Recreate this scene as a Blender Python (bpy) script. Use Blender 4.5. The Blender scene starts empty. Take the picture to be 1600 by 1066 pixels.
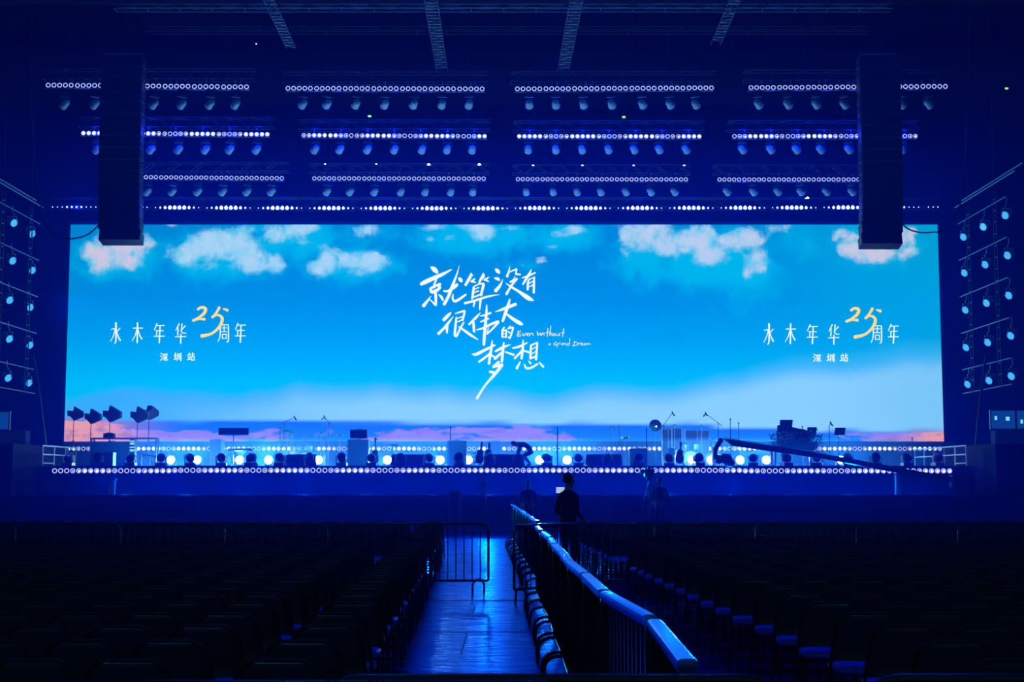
import bpy, bmesh, math, random
from mathutils import Vector, Matrix
random.seed(7)
SC = bpy.context.scene
COL = SC.collection
PI = math.pi
R = math.radians

# ------------------------------------------------------------------ camera
F = 2222.0                       # focal length in pixels of the 1600x1066 frame (50 mm)
PITCH = math.atan(219.0 / F)     # eye level lies 219 px under the picture's centre
EYE = 1.70
CP, SP = math.cos(PITCH), math.sin(PITCH)
cam = bpy.data.cameras.new('camera'); cam.lens = F / 1600 * 36; cam.sensor_width = 36
cam.clip_start = 0.1; cam.clip_end = 300
camo = bpy.data.objects.new('camera', cam); COL.objects.link(camo)
camo.location = (0, 0, EYE); camo.rotation_euler = (PI / 2 + PITCH, 0, 0)
SC.camera = camo

# ------------------------------------------------------------------ world, exposure
w = bpy.data.worlds.new('world'); SC.world = w; w.use_nodes = True
w.node_tree.nodes['Background'].inputs[0].default_value = (0.010, 0.055, 0.12, 1)
w.node_tree.nodes['Background'].inputs[1].default_value = 1.0
SC.view_settings.view_transform = 'Standard'
SC.view_settings.look = 'None'
SC.view_settings.exposure = 0.0
SC.view_settings.gamma = 1.0
SC.view_settings.use_curve_mapping = False
cy = SC.cycles                # short light paths are enough here: one bounce off walls, haze lit directly
cy.max_bounces = 3; cy.diffuse_bounces = 1; cy.glossy_bounces = 2; cy.transmission_bounces = 1; cy.volume_bounces = 0; cy.transparent_max_bounces = 4
cy.adaptive_threshold = 0.03; cy.use_light_tree = False
HAZE = 0.014          # scattering per metre in the stage haze
HAZE_NEAR = 0.006
FOG = 0.09             # low fog on the stage floor     # thinner haze over the seats
BLUE = (0.0, 0.012, 1.0)
AZURE = (0.0, 0.30, 1.0)
P_ROW2, P_ROW4, P_FLOOR, P_TOWER, P_FRONT = 80.0, 85.0, 430.0, 16.0, 900.0   # watts per lamp


def lamp(name, kind, loc, power, color, radius=0.1, rot=None, spot=None, size=None):
    l = bpy.data.lights.new(name, kind); l.energy = power; l.color = color
    if kind in ('POINT', 'SPOT'): l.shadow_soft_size = radius
    if kind == 'SPOT': l.spot_size = spot; l.spot_blend = 0.6
    if kind == 'AREA':
        l.shape = 'RECTANGLE'; l.size, l.size_y = size
    o = bpy.data.objects.new(name, l); COL.objects.link(o); o.location = loc
    if rot: o.rotation_euler = rot
    return o


def P(u, v, Y):
    a = (u - 800) / F; b = (533 - v) / F
    t = Y / (CP - b * SP)
    return Vector((a * t, Y, EYE + t * (SP + b * CP)))


def PZ(u, v, z):
    b = (533 - v) / F
    Y = (z - EYE) * (CP - b * SP) / (SP + b * CP)
    return P(u, v, Y)

# ------------------------------------------------------------------ materials
def lin(r, g, b):
    def c(x):
        x /= 255.0
        return x / 12.92 if x <= 0.04045 else ((x + 0.055) / 1.055) ** 2.4
    return (c(r), c(g), c(b))


def mat(name, col, rough=0.5, metal=0.0, noise=0.0, nscale=20.0, spec=0.5, bump=0.0):
    m = bpy.data.materials.new(name); m.use_nodes = True
    nt = m.node_tree; b = nt.nodes['Principled BSDF']
    b.inputs['Base Color'].default_value = (*col, 1); b.inputs['Roughness'].default_value = rough
    b.inputs['Metallic'].default_value = metal; b.inputs['Specular IOR Level'].default_value = spec
    if noise or bump:
        tc = nt.nodes.new('ShaderNodeTexCoord'); n = nt.nodes.new('ShaderNodeTexNoise')
        n.inputs['Scale'].default_value = nscale; n.inputs['Detail'].default_value = 4
        nt.links.new(tc.outputs['Object'], n.inputs['Vector'])
        if noise:
            r = nt.nodes.new('ShaderNodeMapRange')
            r.inputs['To Min'].default_value = max(0.02, rough - noise); r.inputs['To Max'].default_value = min(1, rough + noise)
            nt.links.new(n.outputs['Fac'], r.inputs['Value']); nt.links.new(r.outputs['Result'], b.inputs['Roughness'])
        if bump:
            bp = nt.nodes.new('ShaderNodeBump'); bp.inputs['Strength'].default_value = bump; bp.inputs['Distance'].default_value = 0.01
            nt.links.new(n.outputs['Fac'], bp.inputs['Height']); nt.links.new(bp.outputs['Normal'], b.inputs['Normal'])
    return m


def emi(name, col, s, sample=False):
    m = bpy.data.materials.new(name); m.use_nodes = True
    nt = m.node_tree; nt.nodes.clear()
    e = nt.nodes.new('ShaderNodeEmission'); o = nt.nodes.new('ShaderNodeOutputMaterial')
    e.inputs[0].default_value = (*col, 1); e.inputs[1].default_value = s
    nt.links.new(e.outputs[0], o.inputs[0])
    m.cycles.emission_sampling = 'FRONT' if sample else 'NONE'
    return m


M = {}
M['black'] = mat('black_paint', (0.012, 0.013, 0.016), 0.45, 0, 0.15, 30)
M['cloth'] = mat('black_drape', (0.010, 0.011, 0.016), 0.9, 0, 0.05, 8, 0.2, 0.4)
M['fascia'] = mat('stage_fascia', (0.03, 0.035, 0.05), 0.7, 0, 0.1, 6)
M['plastic'] = mat('chair_plastic', (0.04, 0.045, 0.05), 0.45, 0, 0.12, 18, 0.35)
M['seat'] = mat('seat_vinyl_blue_sheen', (0.04, 0.13, 0.9), 0.3, 0.0, 0.08, 9, 0.5, 0.1)  # blue sheen on the seats is put into their base colour
M['tube'] = mat('black_tube', (0.03, 0.033, 0.04), 0.6, 0.0, 0.1, 25, 0.25)
M['steel'] = mat('barrier_steel', (0.05, 0.055, 0.075), 0.3, 0.8, 0.1, 30)
M['wrap'] = mat('rail_sleeve_film_blue_reflection', (0.01, 0.42, 0.95), 0.18, 1.0, 0.08, 40)  # azure reflection of the screen is tinted into the sleeve's colour
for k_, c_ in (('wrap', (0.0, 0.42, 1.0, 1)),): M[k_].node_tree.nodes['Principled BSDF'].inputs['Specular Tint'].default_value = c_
M['alu'] = mat('truss_aluminium', (0.35, 0.36, 0.4), 0.4, 0.8, 0.15, 30)
M['darktruss'] = mat('dark_truss', (0.05, 0.055, 0.075), 0.45, 0.6, 0.15, 30)
M['white'] = mat('white_rail_paint', (0.75, 0.76, 0.8), 0.4, 0.0, 0.1, 30)
M['grille'] = mat('speaker_grille', (0.012, 0.013, 0.018), 0.6, 0.3, 0.2, 60, 0.4, 0.3)
M['flank'] = mat('speaker_flank', (0.05, 0.05, 0.06), 0.25, 0.6, 0.2, 9)
M['brass'] = mat('cymbal_brass', (0.6, 0.5, 0.25), 0.25, 1.0, 0.1, 40)
M['drum'] = mat('drum_shell', (0.05, 0.07, 0.12), 0.3, 0.1, 0.1, 20)
M['skinhead'] = mat('drum_head', (0.3, 0.33, 0.4), 0.5, 0, 0.1, 20)
M['wood'] = mat('guitar_wood', (0.10, 0.04, 0.02), 0.25, 0, 0.1, 15)
M['lacquer'] = mat('piano_lacquer', (0.008, 0.008, 0.012), 0.12, 0, 0.04, 10)
M['leaf'] = mat('leaf_green', (0.03, 0.07, 0.03), 0.6, 0, 0.1, 20)
M['skin'] = mat('skin', (0.30, 0.19, 0.14), 0.55, 0, 0.1, 20)
M['hair'] = mat('hair', (0.01, 0.009, 0.008), 0.5, 0, 0.1, 60)
M['shirt'] = mat('dark_shirt', (0.012, 0.013, 0.02), 0.85, 0, 0.05, 40, 0.2)
M['trouser'] = mat('dark_trousers', (0.010, 0.011, 0.016), 0.85, 0, 0.05, 40, 0.2)
M['wall'] = mat('hall_wall', (0.03, 0.04, 0.06), 0.85, 0, 0.05, 2)
M['ceil'] = mat('hall_ceiling', (0.02, 0.022, 0.03), 0.9, 0, 0.05, 2)
M['concrete'] = mat('hall_floor', (0.03, 0.034, 0.045), 0.5, 0, 0.15, 3)
M['lensdark'] = mat('lens_glass', (0.004, 0.006, 0.03), 0.15, 0, 0.05, 30)
M['casing'] = mat('lamp_housing', (0.02, 0.021, 0.027), 0.4, 0.2, 0.15, 30)
M['headshell'] = mat('lamp_head_shell', (0.5, 0.55, 0.6), 0.45, 0.1, 0.15, 30)
M['step'] = mat('barricade_tread', (0.16, 0.17, 0.2), 0.45, 0.7, 0.15, 20)
M['case'] = mat('flight_case_panel', (0.03, 0.03, 0.04), 0.5, 0, 0.1, 20)
M['ring'] = emi('lens_ring_glow', (0.42, 0.50, 1.5), 1.15)
M['core'] = emi('lens_core_glow', (0.50, 0.62, 1.5), 3.5)
M['cell'] = emi('strip_cell_glow', (0.36, 0.46, 1.5), 4.5)
M['flare'] = emi('floor_lamp_glow', (0.55, 0.85, 1.4), 30.0)
M['wash'] = emi('wash_lens_glow', (0.06, 0.50, 1.5), 1.1)
M['house'] = emi('house_lamp_glow', (0.85, 0.9, 1.5), 3.0)
M['green'] = emi('exit_lamp_glow', (0.25, 1.0, 0.2), 1.6)
M['tablet'] = emi('tablet_glow', (0.50, 0.62, 1.1), 0.8)
M['boothglass'] = emi('booth_window_glow', (0.005, 0.09, 0.60), 0.5)
M['boothlamp'] = emi('booth_lamp_glow', (0.20, 0.65, 1.5), 1.1)
M['texw'] = emi('white_lettering', (0.86, 1.0, 1.6), 1.0)
M['texc'] = emi('cream_lettering', (0.92, 0.92, 0.85), 1.0)
M['texg'] = emi('golden_lettering', (0.95, 0.75, 0.14), 1.0)

# ------------------------------------------------------------------ mesh helpers
class MB:
    def __init__(s): s.v = []; s.f = []; s.m = []; s.mats = []
    def mi(s, m):
        if m not in s.mats: s.mats.append(m)
        return s.mats.index(m)
    def face(s, idx, m): s.f.append(idx); s.m.append(s.mi(m))
    def box(s, c, d, m, rot=None):
        c = Vector(c); h = Vector(d) / 2; b = len(s.v)
        for x in (-1, 1):
            for y in (-1, 1):
                for z in (-1, 1):
                    p = Vector((x * h.x, y * h.y, z * h.z))
                    if rot: p = rot @ p
                    s.v.append(c + p)
        for q in ((0, 1, 3, 2), (4, 6, 7, 5), (0, 4, 5, 1), (2, 3, 7, 6), (0, 2, 6, 4), (1, 5, 7, 3)):
            s.face([b + i for i in q], m)
        return s
    def tube(s, pts, r, m, n=6, closed=False):
        pts = [Vector(p) for p in pts]; L = len(pts); b = len(s.v)
        rr = r if isinstance(r, (list, tuple)) else [r] * L
        prev = None
        for i, p in enumerate(pts):
            if closed: t = pts[(i + 1) % L] - pts[i - 1]
            else: t = pts[min(i + 1, L - 1)] - pts[max(i - 1, 0)]
            t.normalize()
            if prev is None:
                a = Vector((0, 0, 1)) if abs(t.z) < 0.9 else Vector((1, 0, 0))
                nx = t.cross(a).normalized()
            else:
                nx = (prev - t * prev.dot(t))
                nx = nx.normalized() if nx.length > 1e-6 else t.orthogonal().normalized()
            prev = nx; ny = t.cross(nx)
            for k in range(n):
                a = 2 * PI * k / n
                s.v.append(p + (nx * math.cos(a) + ny * math.sin(a)) * rr[i])
        for i in range(L if closed else L - 1):
            j = (i + 1) % L
            for k in range(n):
                s.face([b + i * n + k, b + i * n + (k + 1) % n, b + j * n + (k + 1) % n, b + j * n + k], m)
        if not closed:
            s.face([b + k for k in range(n)][::-1], m); s.face([b + (L - 1) * n + k for k in range(n)], m)
        return s
    def lathe(s, prof, m, n=12, base=(0, 0, 0), rot=None):      # prof of (r, z)
        base = Vector(base); b = len(s.v)
        for (r, z) in prof:
            for k in range(n):
                a = 2 * PI * k / n; p = Vector((r * math.cos(a), r * math.sin(a), z))
                if rot: p = rot @ p
                s.v.append(base + p)
        for i in range(len(prof) - 1):
            for k in range(n):
                s.face([b + i * n + k, b + i * n + (k + 1) % n, b + (i + 1) * n + (k + 1) % n, b + (i + 1) * n + k], m)
        s.face([b + k for k in range(n)][::-1], m)
        e = b + (len(prof) - 1) * n; s.face([e + k for k in range(n)], m)
        return s
    def ball(s, c, r, m, n=10, k=6, rot=None):
        r = Vector(r) if hasattr(r, '__len__') else Vector((r, r, r))
        b0 = len(s.v)
        prof = [(max(1e-3, math.sin(PI * i / k)), -math.cos(PI * i / k)) for i in range(k + 1)]
        s.lathe(prof, m, n)
        for i in range(b0, len(s.v)):
            p = Vector((s.v[i].x * r.x, s.v[i].y * r.y, s.v[i].z * r.z))
            s.v[i] = Vector(c) + (rot @ p if rot else p)
        return s
    def disc(s, c, r, m, n=16, rot=None, ry=None):              # faces -Y
        b = len(s.v); c = Vector(c)
        for k in range(n):
            a = 2 * PI * k / n; p = Vector((r * math.cos(a), 0, (ry or r) * math.sin(a)))
            s.v.append(c + (rot @ p if rot else p))
        s.face([b + k for k in range(n)], m); return s
    def annulus(s, c, r0, r1, m, n=16):
        b = len(s.v); c = Vector(c)
        for k in range(n):
            a = 2 * PI * k / n; d = Vector((math.cos(a), 0, math.sin(a)))
            s.v += [c + d * r0, c + d * r1]
        for k in range(n):
            j = (k + 1) % n
            s.face([b + 2 * k, b + 2 * k + 1, b + 2 * j + 1, b + 2 * j], m)
        return s
    def prism(s, poly, y0, y1, m, axis='y'):                    # polygon in XZ, thickness along Y
        b = len(s.v); n = len(poly)
        for y in (y0, y1):
            for (x, z) in poly:
                s.v.append(Vector((x, y, z)) if axis == 'y' else Vector((y, x, z)) if axis == 'x' else Vector((x, z, y)))
        s.face(list(range(b, b + n)), m); s.face(list(range(b + 2 * n - 1, b + n - 1, -1)), m)
        for i in range(n):
            j = (i + 1) % n; s.face([b + i, b + j, b + n + j, b + n + i], m)
        return s
    def mesh(s, name, smooth=False):
        me = bpy.data.meshes.new(name)
        me.from_pydata([tuple(p) for p in s.v], [], s.f)
        for m in s.mats: me.materials.append(M[m] if isinstance(m, str) else m)
        me.polygons.foreach_set('material_index', s.m)
        if smooth: me.polygons.foreach_set('use_smooth', [True] * len(s.f))
        me.update(); return me


def RX(a): return Matrix.Rotation(a, 3, 'X')
def RY(a): return Matrix.Rotation(a, 3, 'Y')
def RZ(a): return Matrix.Rotation(a, 3, 'Z')


def tag(o, label=None, cat=None, group=None, kind=None):
    if label: o['label'] = label
    if cat: o['category'] = cat
    if group: o['group'] = group
    if kind: o['kind'] = kind
    return o


def obj(name, me, parent=None, loc=None, rot=None, label=None):
    o = bpy.data.objects.new(name, me); COL.objects.link(o)
    if parent: o.parent = parent
    if loc is not None: o.location = loc
    if rot is not None: o.rotation_euler = rot
    if label: o['label'] = label
    return o


def thing(name, label, cat, loc=(0, 0, 0), rot=(0, 0, 0), group=None, parts=()):
    """An Empty at the thing's base with its parts; a part is (name, mesh, loc, rot, subparts)."""
    e = bpy.data.objects.new(name, None); COL.objects.link(e)
    e.empty_display_size = 0.2
    e.location = loc; e.rotation_euler = rot; tag(e, label, cat, group)
    for p in parts:
        add_part(e, p)
    return e


def add_part(e, p):
    o = obj(p[0], p[1], e, p[2] if len(p) > 2 else None, p[3] if len(p) > 3 else None)
    if len(p) > 4:
        for q in p[4]: add_part(o, q)
    return o


def struct(name, mb, label=None, smooth=False):
    return tag(obj(name, mb.mesh(name, smooth)), label, None, None, 'structure')


ORD = ('first second third fourth fifth sixth seventh eighth ninth tenth eleventh twelfth thirteenth fourteenth fifteenth sixteenth '
       'seventeenth eighteenth nineteenth twentieth twenty-first twenty-second twenty-third twenty-fourth twenty-fifth twenty-sixth '
       'twenty-seventh twenty-eighth twenty-ninth thirtieth thirty-first thirty-second thirty-third thirty-fourth thirty-fifth thirty-sixth').split()

# ================================================================== the hall
YS = 66.0                                   # LED screen
YF = 52.3                                   # stage front edge
ZD = 2.26                                   # stage deck
XL, XR = -17.35, 16.85                      # stage sides
fl = struct('floor', MB().box((0, 34, -0.06), (60, 80, 0.08), 'concrete'))
struct('wall_back', MB().box((0, 71, 13), (60, 0.3, 26), 'cloth'))
struct('wall_left', MB().box((-28, 34, 13), (0.3, 80, 26), 'wall'))
struct('wall_right', MB().box((28, 34, 13), (0.3, 80, 26), 'wall'))
struct('ceiling', MB().box((0, 34, 26.1), (60, 80, 0.2), 'ceil'))

# floor protection panels down the aisle: each one a piece
pm = bpy.data.materials.new('floor_laminate_blue_reflection'); pm.use_nodes = True
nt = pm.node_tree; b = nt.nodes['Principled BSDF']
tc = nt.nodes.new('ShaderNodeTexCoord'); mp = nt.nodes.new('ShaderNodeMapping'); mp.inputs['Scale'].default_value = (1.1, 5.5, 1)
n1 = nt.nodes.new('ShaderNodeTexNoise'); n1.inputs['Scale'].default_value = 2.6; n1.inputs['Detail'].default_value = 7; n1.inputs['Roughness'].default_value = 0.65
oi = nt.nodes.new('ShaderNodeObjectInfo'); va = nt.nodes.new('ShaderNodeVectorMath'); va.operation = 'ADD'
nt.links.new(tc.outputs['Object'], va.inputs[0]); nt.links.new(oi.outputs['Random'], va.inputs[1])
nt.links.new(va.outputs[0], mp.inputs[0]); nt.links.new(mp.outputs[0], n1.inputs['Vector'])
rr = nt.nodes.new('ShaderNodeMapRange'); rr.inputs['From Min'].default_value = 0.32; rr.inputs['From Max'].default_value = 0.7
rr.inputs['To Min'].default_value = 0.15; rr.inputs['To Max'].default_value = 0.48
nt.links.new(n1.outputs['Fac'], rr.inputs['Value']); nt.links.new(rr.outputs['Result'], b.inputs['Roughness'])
cr = nt.nodes.new('ShaderNodeValToRGB'); cr.color_ramp.elements[0].color = (0.004, 0.04, 0.17, 1); cr.color_ramp.elements[1].color = (0.04, 0.24, 0.85, 1)  # blue screen light reflected by the floor is put into the panel colour
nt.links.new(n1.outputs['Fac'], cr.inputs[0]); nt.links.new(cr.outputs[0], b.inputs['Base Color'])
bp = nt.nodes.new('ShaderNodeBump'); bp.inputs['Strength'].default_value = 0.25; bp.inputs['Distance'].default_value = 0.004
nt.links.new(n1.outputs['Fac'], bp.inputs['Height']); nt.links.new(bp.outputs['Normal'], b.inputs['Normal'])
b.inputs['Specular IOR Level'].default_value = 0.5; b.inputs['Metallic'].default_value = 1.0; b.inputs['Specular Tint'].default_value = (0.02, 0.30, 0.95, 1)  # same reflected blue in the edge tint
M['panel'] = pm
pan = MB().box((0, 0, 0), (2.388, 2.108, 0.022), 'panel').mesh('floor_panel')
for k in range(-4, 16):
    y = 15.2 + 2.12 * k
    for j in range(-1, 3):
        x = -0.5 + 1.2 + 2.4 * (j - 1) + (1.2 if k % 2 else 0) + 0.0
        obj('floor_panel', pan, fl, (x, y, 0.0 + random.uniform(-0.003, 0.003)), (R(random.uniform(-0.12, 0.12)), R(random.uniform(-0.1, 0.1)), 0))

# ================================================================== LED screen
def sstep(a, b, x):
    t = min(1, max(0, (x - a) / (b - a))); return t * t * (3 - 2 * t)
def mix(a, b, t): return tuple(a[i] + (b[i] - a[i]) * t for i in range(3))
def vnoise(x, seed=0):
    i = math.floor(x); f = x - i
    h = lambda n: (math.sin((n + seed * 57.1) * 127.1) * 43758.5453) % 1.0
    t = f * f * (3 - 2 * f); return h(i) * (1 - t) + h(i + 1) * t
CLOUDS = [(150, 400, 34, 26, 1.0), (185, 385, 36, 24, 1.05), (190, 408, 30, 18, 1.0), (222, 383, 14, 12, .8),
          (285, 398, 32, 18, .95), (325, 382, 36, 26, 1.05), (368, 385, 36, 26, 1.1), (385, 408, 34, 20, 1.0), (428, 412, 18, 16, .85), (320, 415, 26, 12, .7), (258, 350, 14, 7, .8),
          (428, 366, 28, 18, .95), (452, 360, 26, 14, .9), (470, 355, 24, 12, .8), (460, 378, 18, 10, .7),
          (510, 404, 20, 20, 1.0), (500, 418, 26, 16, .95), (540, 408, 26, 14, .9), (578, 410, 26, 17, 1.05), (555, 428, 36, 10, .6), (572, 360, 22, 12, .8), (492, 438, 14, 8, .5),
          (675, 354, 22, 9, .85), (757, 364, 24, 16, 1.0), (745, 354, 30, 10, .9), (790, 356, 24, 8, .6), (672, 373, 10, 6, .7), (703, 372, 12, 5, .6), (900, 358, 26, 8, .7), (870, 366, 26, 10, .6), (846, 408, 13, 8, .9), (815, 416, 14, 5, .6), (862, 386, 14, 6, .55),
          (985, 366, 22, 28, .85), (1010, 362, 28, 30, .85), (1045, 385, 26, 22, .9), (1030, 355, 26, 18, .9), (1080, 378, 28, 22, .95), (1100, 375, 26, 24, 1.1), (1110, 398, 28, 18, 1.05), (1150, 378, 34, 16, .95), (1178, 372, 26, 18, 1.0), (1185, 405, 20, 26, .8), (1172, 428, 10, 12, .75), (975, 394, 14, 14, .7), (1195, 420, 12, 12, .7), (1225, 358, 26, 12, .7),
          (1320, 365, 14, 9, .85), (1345, 376, 20, 12, .8), (1312, 372, 8, 8, .7), (1335, 392, 26, 14, 1.0), (1372, 398, 36, 16, 1.05), (1412, 372, 24, 16, 1.0), (1425, 396, 18, 12, .95), (1385, 362, 20, 18, .8), (1440, 360, 20, 8, .7)]
HALO = [(175, 405, 95, 45, .75), (340, 400, 110, 50, .8), (450, 375, 110, 45, .75), (545, 415, 100, 38, .75), (590, 370, 80, 40, .45), (740, 370, 110, 42, .8), (880, 370, 80, 34, .7),
        (820, 415, 60, 14, .5), (1010, 400, 70, 60, .75), (1110, 405, 110, 60, .85), (1175, 430, 60, 60, .7), (1250, 370, 70, 50, .5), (1370, 385, 100, 48, .6), (420, 415, 60, 25, .5)]
A, Bc = P(100, 690, YS), P(1475, 690, YS)
T0 = P(110, 351, YS)
SX0, SX1, SZ0, SZ1 = A.x, Bc.x, A.z, T0.z
NXg, NZg = 230, 58
sv, sf, csky, cband, fcl, fha, fwarm, fbd = [], [], [], [], [], [], [], []
SKY = [(350, lin(0, 132, 208)), (400, lin(0, 136, 214)), (470, lin(0, 143, 224)), (530, lin(0, 160, 236)), (570, lin(0, 176, 244)), (600, lin(0, 188, 252)), (700, lin(0, 192, 255))]
def ramp(stops, x):
    for i in range(len(stops) - 1):
        if x <= stops[i + 1][0]:
            t = (x - stops[i][0]) / (stops[i + 1][0] - stops[i][0]); return mix(stops[i][1], stops[i + 1][1], max(0, t))
    return stops[-1][1]
for j in range(NZg + 1):
    for i in range(NXg + 1):
        X = SX0 + (SX1 - SX0) * i / NXg; Z = SZ0 + (SZ1 - SZ0) * j / NZg
        sv.append((X, 0, Z - SZ0))
        u = 100 + 1375 * i / NXg; v = 690 - 339 * j / NZg          # picture coordinates on the panel
        c = ramp(SKY, v)
        c = mix(c, lin(0, 178, 228), 0.55 * sstep(1000, 1470, u) * sstep(640, 430, v))   # greener to the right
        hz = 612 + 9 * (vnoise(u / 95, 1) - .5) * 2 + 6 * (vnoise(u / 33, 2) - .5) - 66 * sstep(950, 1480, u) + 10 * sstep(250, 100, u)
        wdt = 14 + 40 * sstep(950, 1480, u)
        low = mix(lin(78, 184, 255), lin(138, 208, 255), sstep(hz, hz + 35, v))
        low = mix(lin(55, 172, 255), low, sstep(130, 620, u) * (1 - .25 * sstep(1250, 1475, u)))
        c = mix(c, low, sstep(hz - wdt * .5, hz + wdt * .6, v))
        bl = 659 + 3 * (vnoise(u / 60, 3) - .5) * 2 + 5 * sstep(700, 900, u) + 10 * sstep(1050, 1300, u) - 2 * sstep(300, 100, u)   # the dark horizon line
        band = mix(lin(20, 112, 240), lin(30, 128, 255), sstep(bl, 690, v))
        e = max(sstep(300, 150, u), sstep(1380, 1450, u))
        band = mix(band, lin(150, 128, 190), e * .8)
        c = mix(c, band, sstep(bl - 2.5, bl + 2.5, v))
        csky.append(c)
        peach = max(sstep(250, 150, u), sstep(1390, 1460, u))
        cband.append(mix(lin(150, 138, 240), lin(236, 160, 150), peach))
        inb = sstep(bl - 1, bl + 3, v)
        mid = 671 + 8 * (vnoise(u / 45, 5) - .5) * 2
        d = sstep(mid - 9, mid + 7, v) * .8 + .25 * sstep(bl + 5, bl, v)
        d *= (0.30 + 0.75 * vnoise(u / 90, 8)) * (1 - .75 * sstep(880, 960, u) * sstep(1330, 1260, u))
        d = max(d, peach * 1.0 * sstep(bl - 2, bl + 5, v))
        fbd.append(d * inb)
        cl = 0.0
        for (cu, cv, ru, rv, s) in CLOUDS:
            q = ((u - cu) / (ru * 1.25)) ** 2 + ((v - cv) / (rv * 1.25)) ** 2
            if q < 4: cl = max(cl, s * math.exp(-q * 1.1)) if q < 1 else max(cl, s * math.exp(-q * 1.1))
        fcl.append(cl)
        ha = 0.0
        for (cu, cv, ru, rv, s) in HALO:
            q = ((u - cu) / ru) ** 2 + ((v - cv) / rv) ** 2
            if q < 4: ha = max(ha, s * math.exp(-q))
        fha.append(ha)
        fwarm.append(max(sstep(270, 215, u), sstep(1255, 1300, u), .45 * sstep(930, 990, u) * sstep(1260, 1200, u)))
for j in range(NZg):
    for i in range(NXg):
        a = j * (NXg + 1) + i
        sf.append((a, a + 1, a + NXg + 2, a + NXg + 1))
sme = bpy.data.meshes.new('display'); sme.from_pydata(sv, [], sf)
for nm, dat in (('sky', csky), ('bandc', cband)):
    at = sme.attributes.new(nm, 'FLOAT_COLOR', 'POINT'); at.data.foreach_set('color', [q for c in dat for q in (*c, 1.0)])
for nm, dat in (('cloud', fcl), ('halo', fha), ('warm', fwarm), ('bandd', fbd)):
    at = sme.attributes.new(nm, 'FLOAT', 'POINT'); at.data.foreach_set('value', dat)

SCREEN = 1.0
SGAIN = (0.97, 1.0, 1.40)              # light lost again on its way through the haze
sm = bpy.data.materials.new('led_screen_picture'); sm.use_nodes = True
nt = sm.node_tree; nt.nodes.clear(); N = nt.nodes.new; Lk = nt.links.new
def attr(n):
    a = N('ShaderNodeAttribute'); a.attribute_name = n; return a
def math_(op, x, y=None, clamp=False):
    m = N('ShaderNodeMath'); m.operation = op; m.use_clamp = clamp
    for i, q in enumerate((x, y)):
        if q is None: continue
        if isinstance(q, (int, float)): m.inputs[i].default_value = q
        else: Lk(q, m.inputs[i])
    return m.outputs[0]
def smooth(x, a, b):
    m = N('ShaderNodeMapRange'); m.interpolation_type = 'SMOOTHSTEP'
    m.inputs['From Min'].default_value = a; m.inputs['From Max'].default_value = b
    Lk(x, m.inputs['Value']); return m.outputs['Result']
def mixc(fac, a, b):
    m = N('ShaderNodeMix'); m.data_type = 'RGBA'
    Lk(fac, m.inputs['Factor'])
    for s_, q in ((6, a), (7, b)):
        if isinstance(q, tuple): m.inputs[s_].default_value = (*q, 1)
        else: Lk(q, m.inputs[s_])
    return m.outputs[2]
def noise(scale, detail, rough, sx=1, sz=1, dist=0.0):
    mp = N('ShaderNodeMapping'); mp.inputs['Scale'].default_value = (sx, 1, sz); Lk(tco.outputs['Object'], mp.inputs[0])
    n = N('ShaderNodeTexNoise'); n.inputs['Scale'].default_value = scale; n.inputs['Detail'].default_value = detail
    n.inputs['Roughness'].default_value = rough; n.inputs['Distortion'].default_value = dist
    Lk(mp.outputs[0], n.inputs['Vector']); return n.outputs['Fac']
tco = N('ShaderNodeTexCoord')
nz = noise(0.9, 9, 0.64, dist=0.5); nz2 = noise(2.2, 6, 0.6); nzc = noise(1.6, 7, .65, .8, 2.0, .6); nzb = noise(1.1, 7, 0.6, 0.6, 2.2, 0.5); nzf = noise(7.0, 4, .6)
cl = math_('ADD', attr('cloud').outputs['Fac'], math_('MULTIPLY', math_('SUBTRACT', nz, 0.5), 1.25))
ha = math_('ADD', attr('halo').outputs['Fac'], math_('MULTIPLY', math_('SUBTRACT', nz, 0.5), 0.9))
base = mixc(math_('MULTIPLY', smooth(ha, 0.22, 0.68), 0.88), attr('sky').outputs['Color'], lin(0, 186, 236))
cw = mixc(attr('warm').outputs['Fac'], lin(178, 216, 248), lin(216, 202, 230))
cwd = mixc(smooth(nz2, .36, .68), cw, lin(105, 204, 240))
white = mixc(smooth(cl, 0.70, 1.15), cwd, cw)
base = mixc(math_('MULTIPLY', smooth(cl, 0.40, 0.82), 0.92), base, white)
bd = math_('ADD', attr('bandd').outputs['Fac'], math_('MULTIPLY', math_('SUBTRACT', nzb, 0.5), 1.6))
bcol = mixc(math_('MULTIPLY', smooth(nzc, .45, .68), .75), attr('bandc').outputs['Color'], lin(146, 108, 176))
base = mixc(math_('MULTIPLY', smooth(bd, .42, .62), math_('MULTIPLY', smooth(attr('bandd').outputs['Fac'], .05, .3), .9)), base, bcol)
vm = N('ShaderNodeVectorMath'); vm.operation = 'MULTIPLY'; Lk(base, vm.inputs[0]); vm.inputs[1].default_value = SGAIN
em = N('ShaderNodeEmission'); Lk(vm.outputs[0], em.inputs[0]); em.inputs[1].default_value = SCREEN
ou = N('ShaderNodeOutputMaterial'); Lk(em.outputs[0], ou.inputs[0])
sm.cycles.emission_sampling = 'FRONT'
sme.materials.append(sm)
scr = thing('led_screen', 'huge wide LED wall showing blue sky, clouds and white Chinese lettering', 'screen', (0, YS, SZ0))
obj('display', sme, scr)
cw_, ch_ = SX1 - SX0, SZ1 - SZ0
obj('cabinet_frame', MB().box(((SX0 + SX1) / 2, 0.22, (ch_ + .15 + P(800, 691, 62.9).z - SZ0) / 2), (cw_ + 0.3, 0.4, ch_ + .15 - P(800, 691, 62.9).z + SZ0), 'black').mesh('cabinet_frame'), scr)

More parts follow.
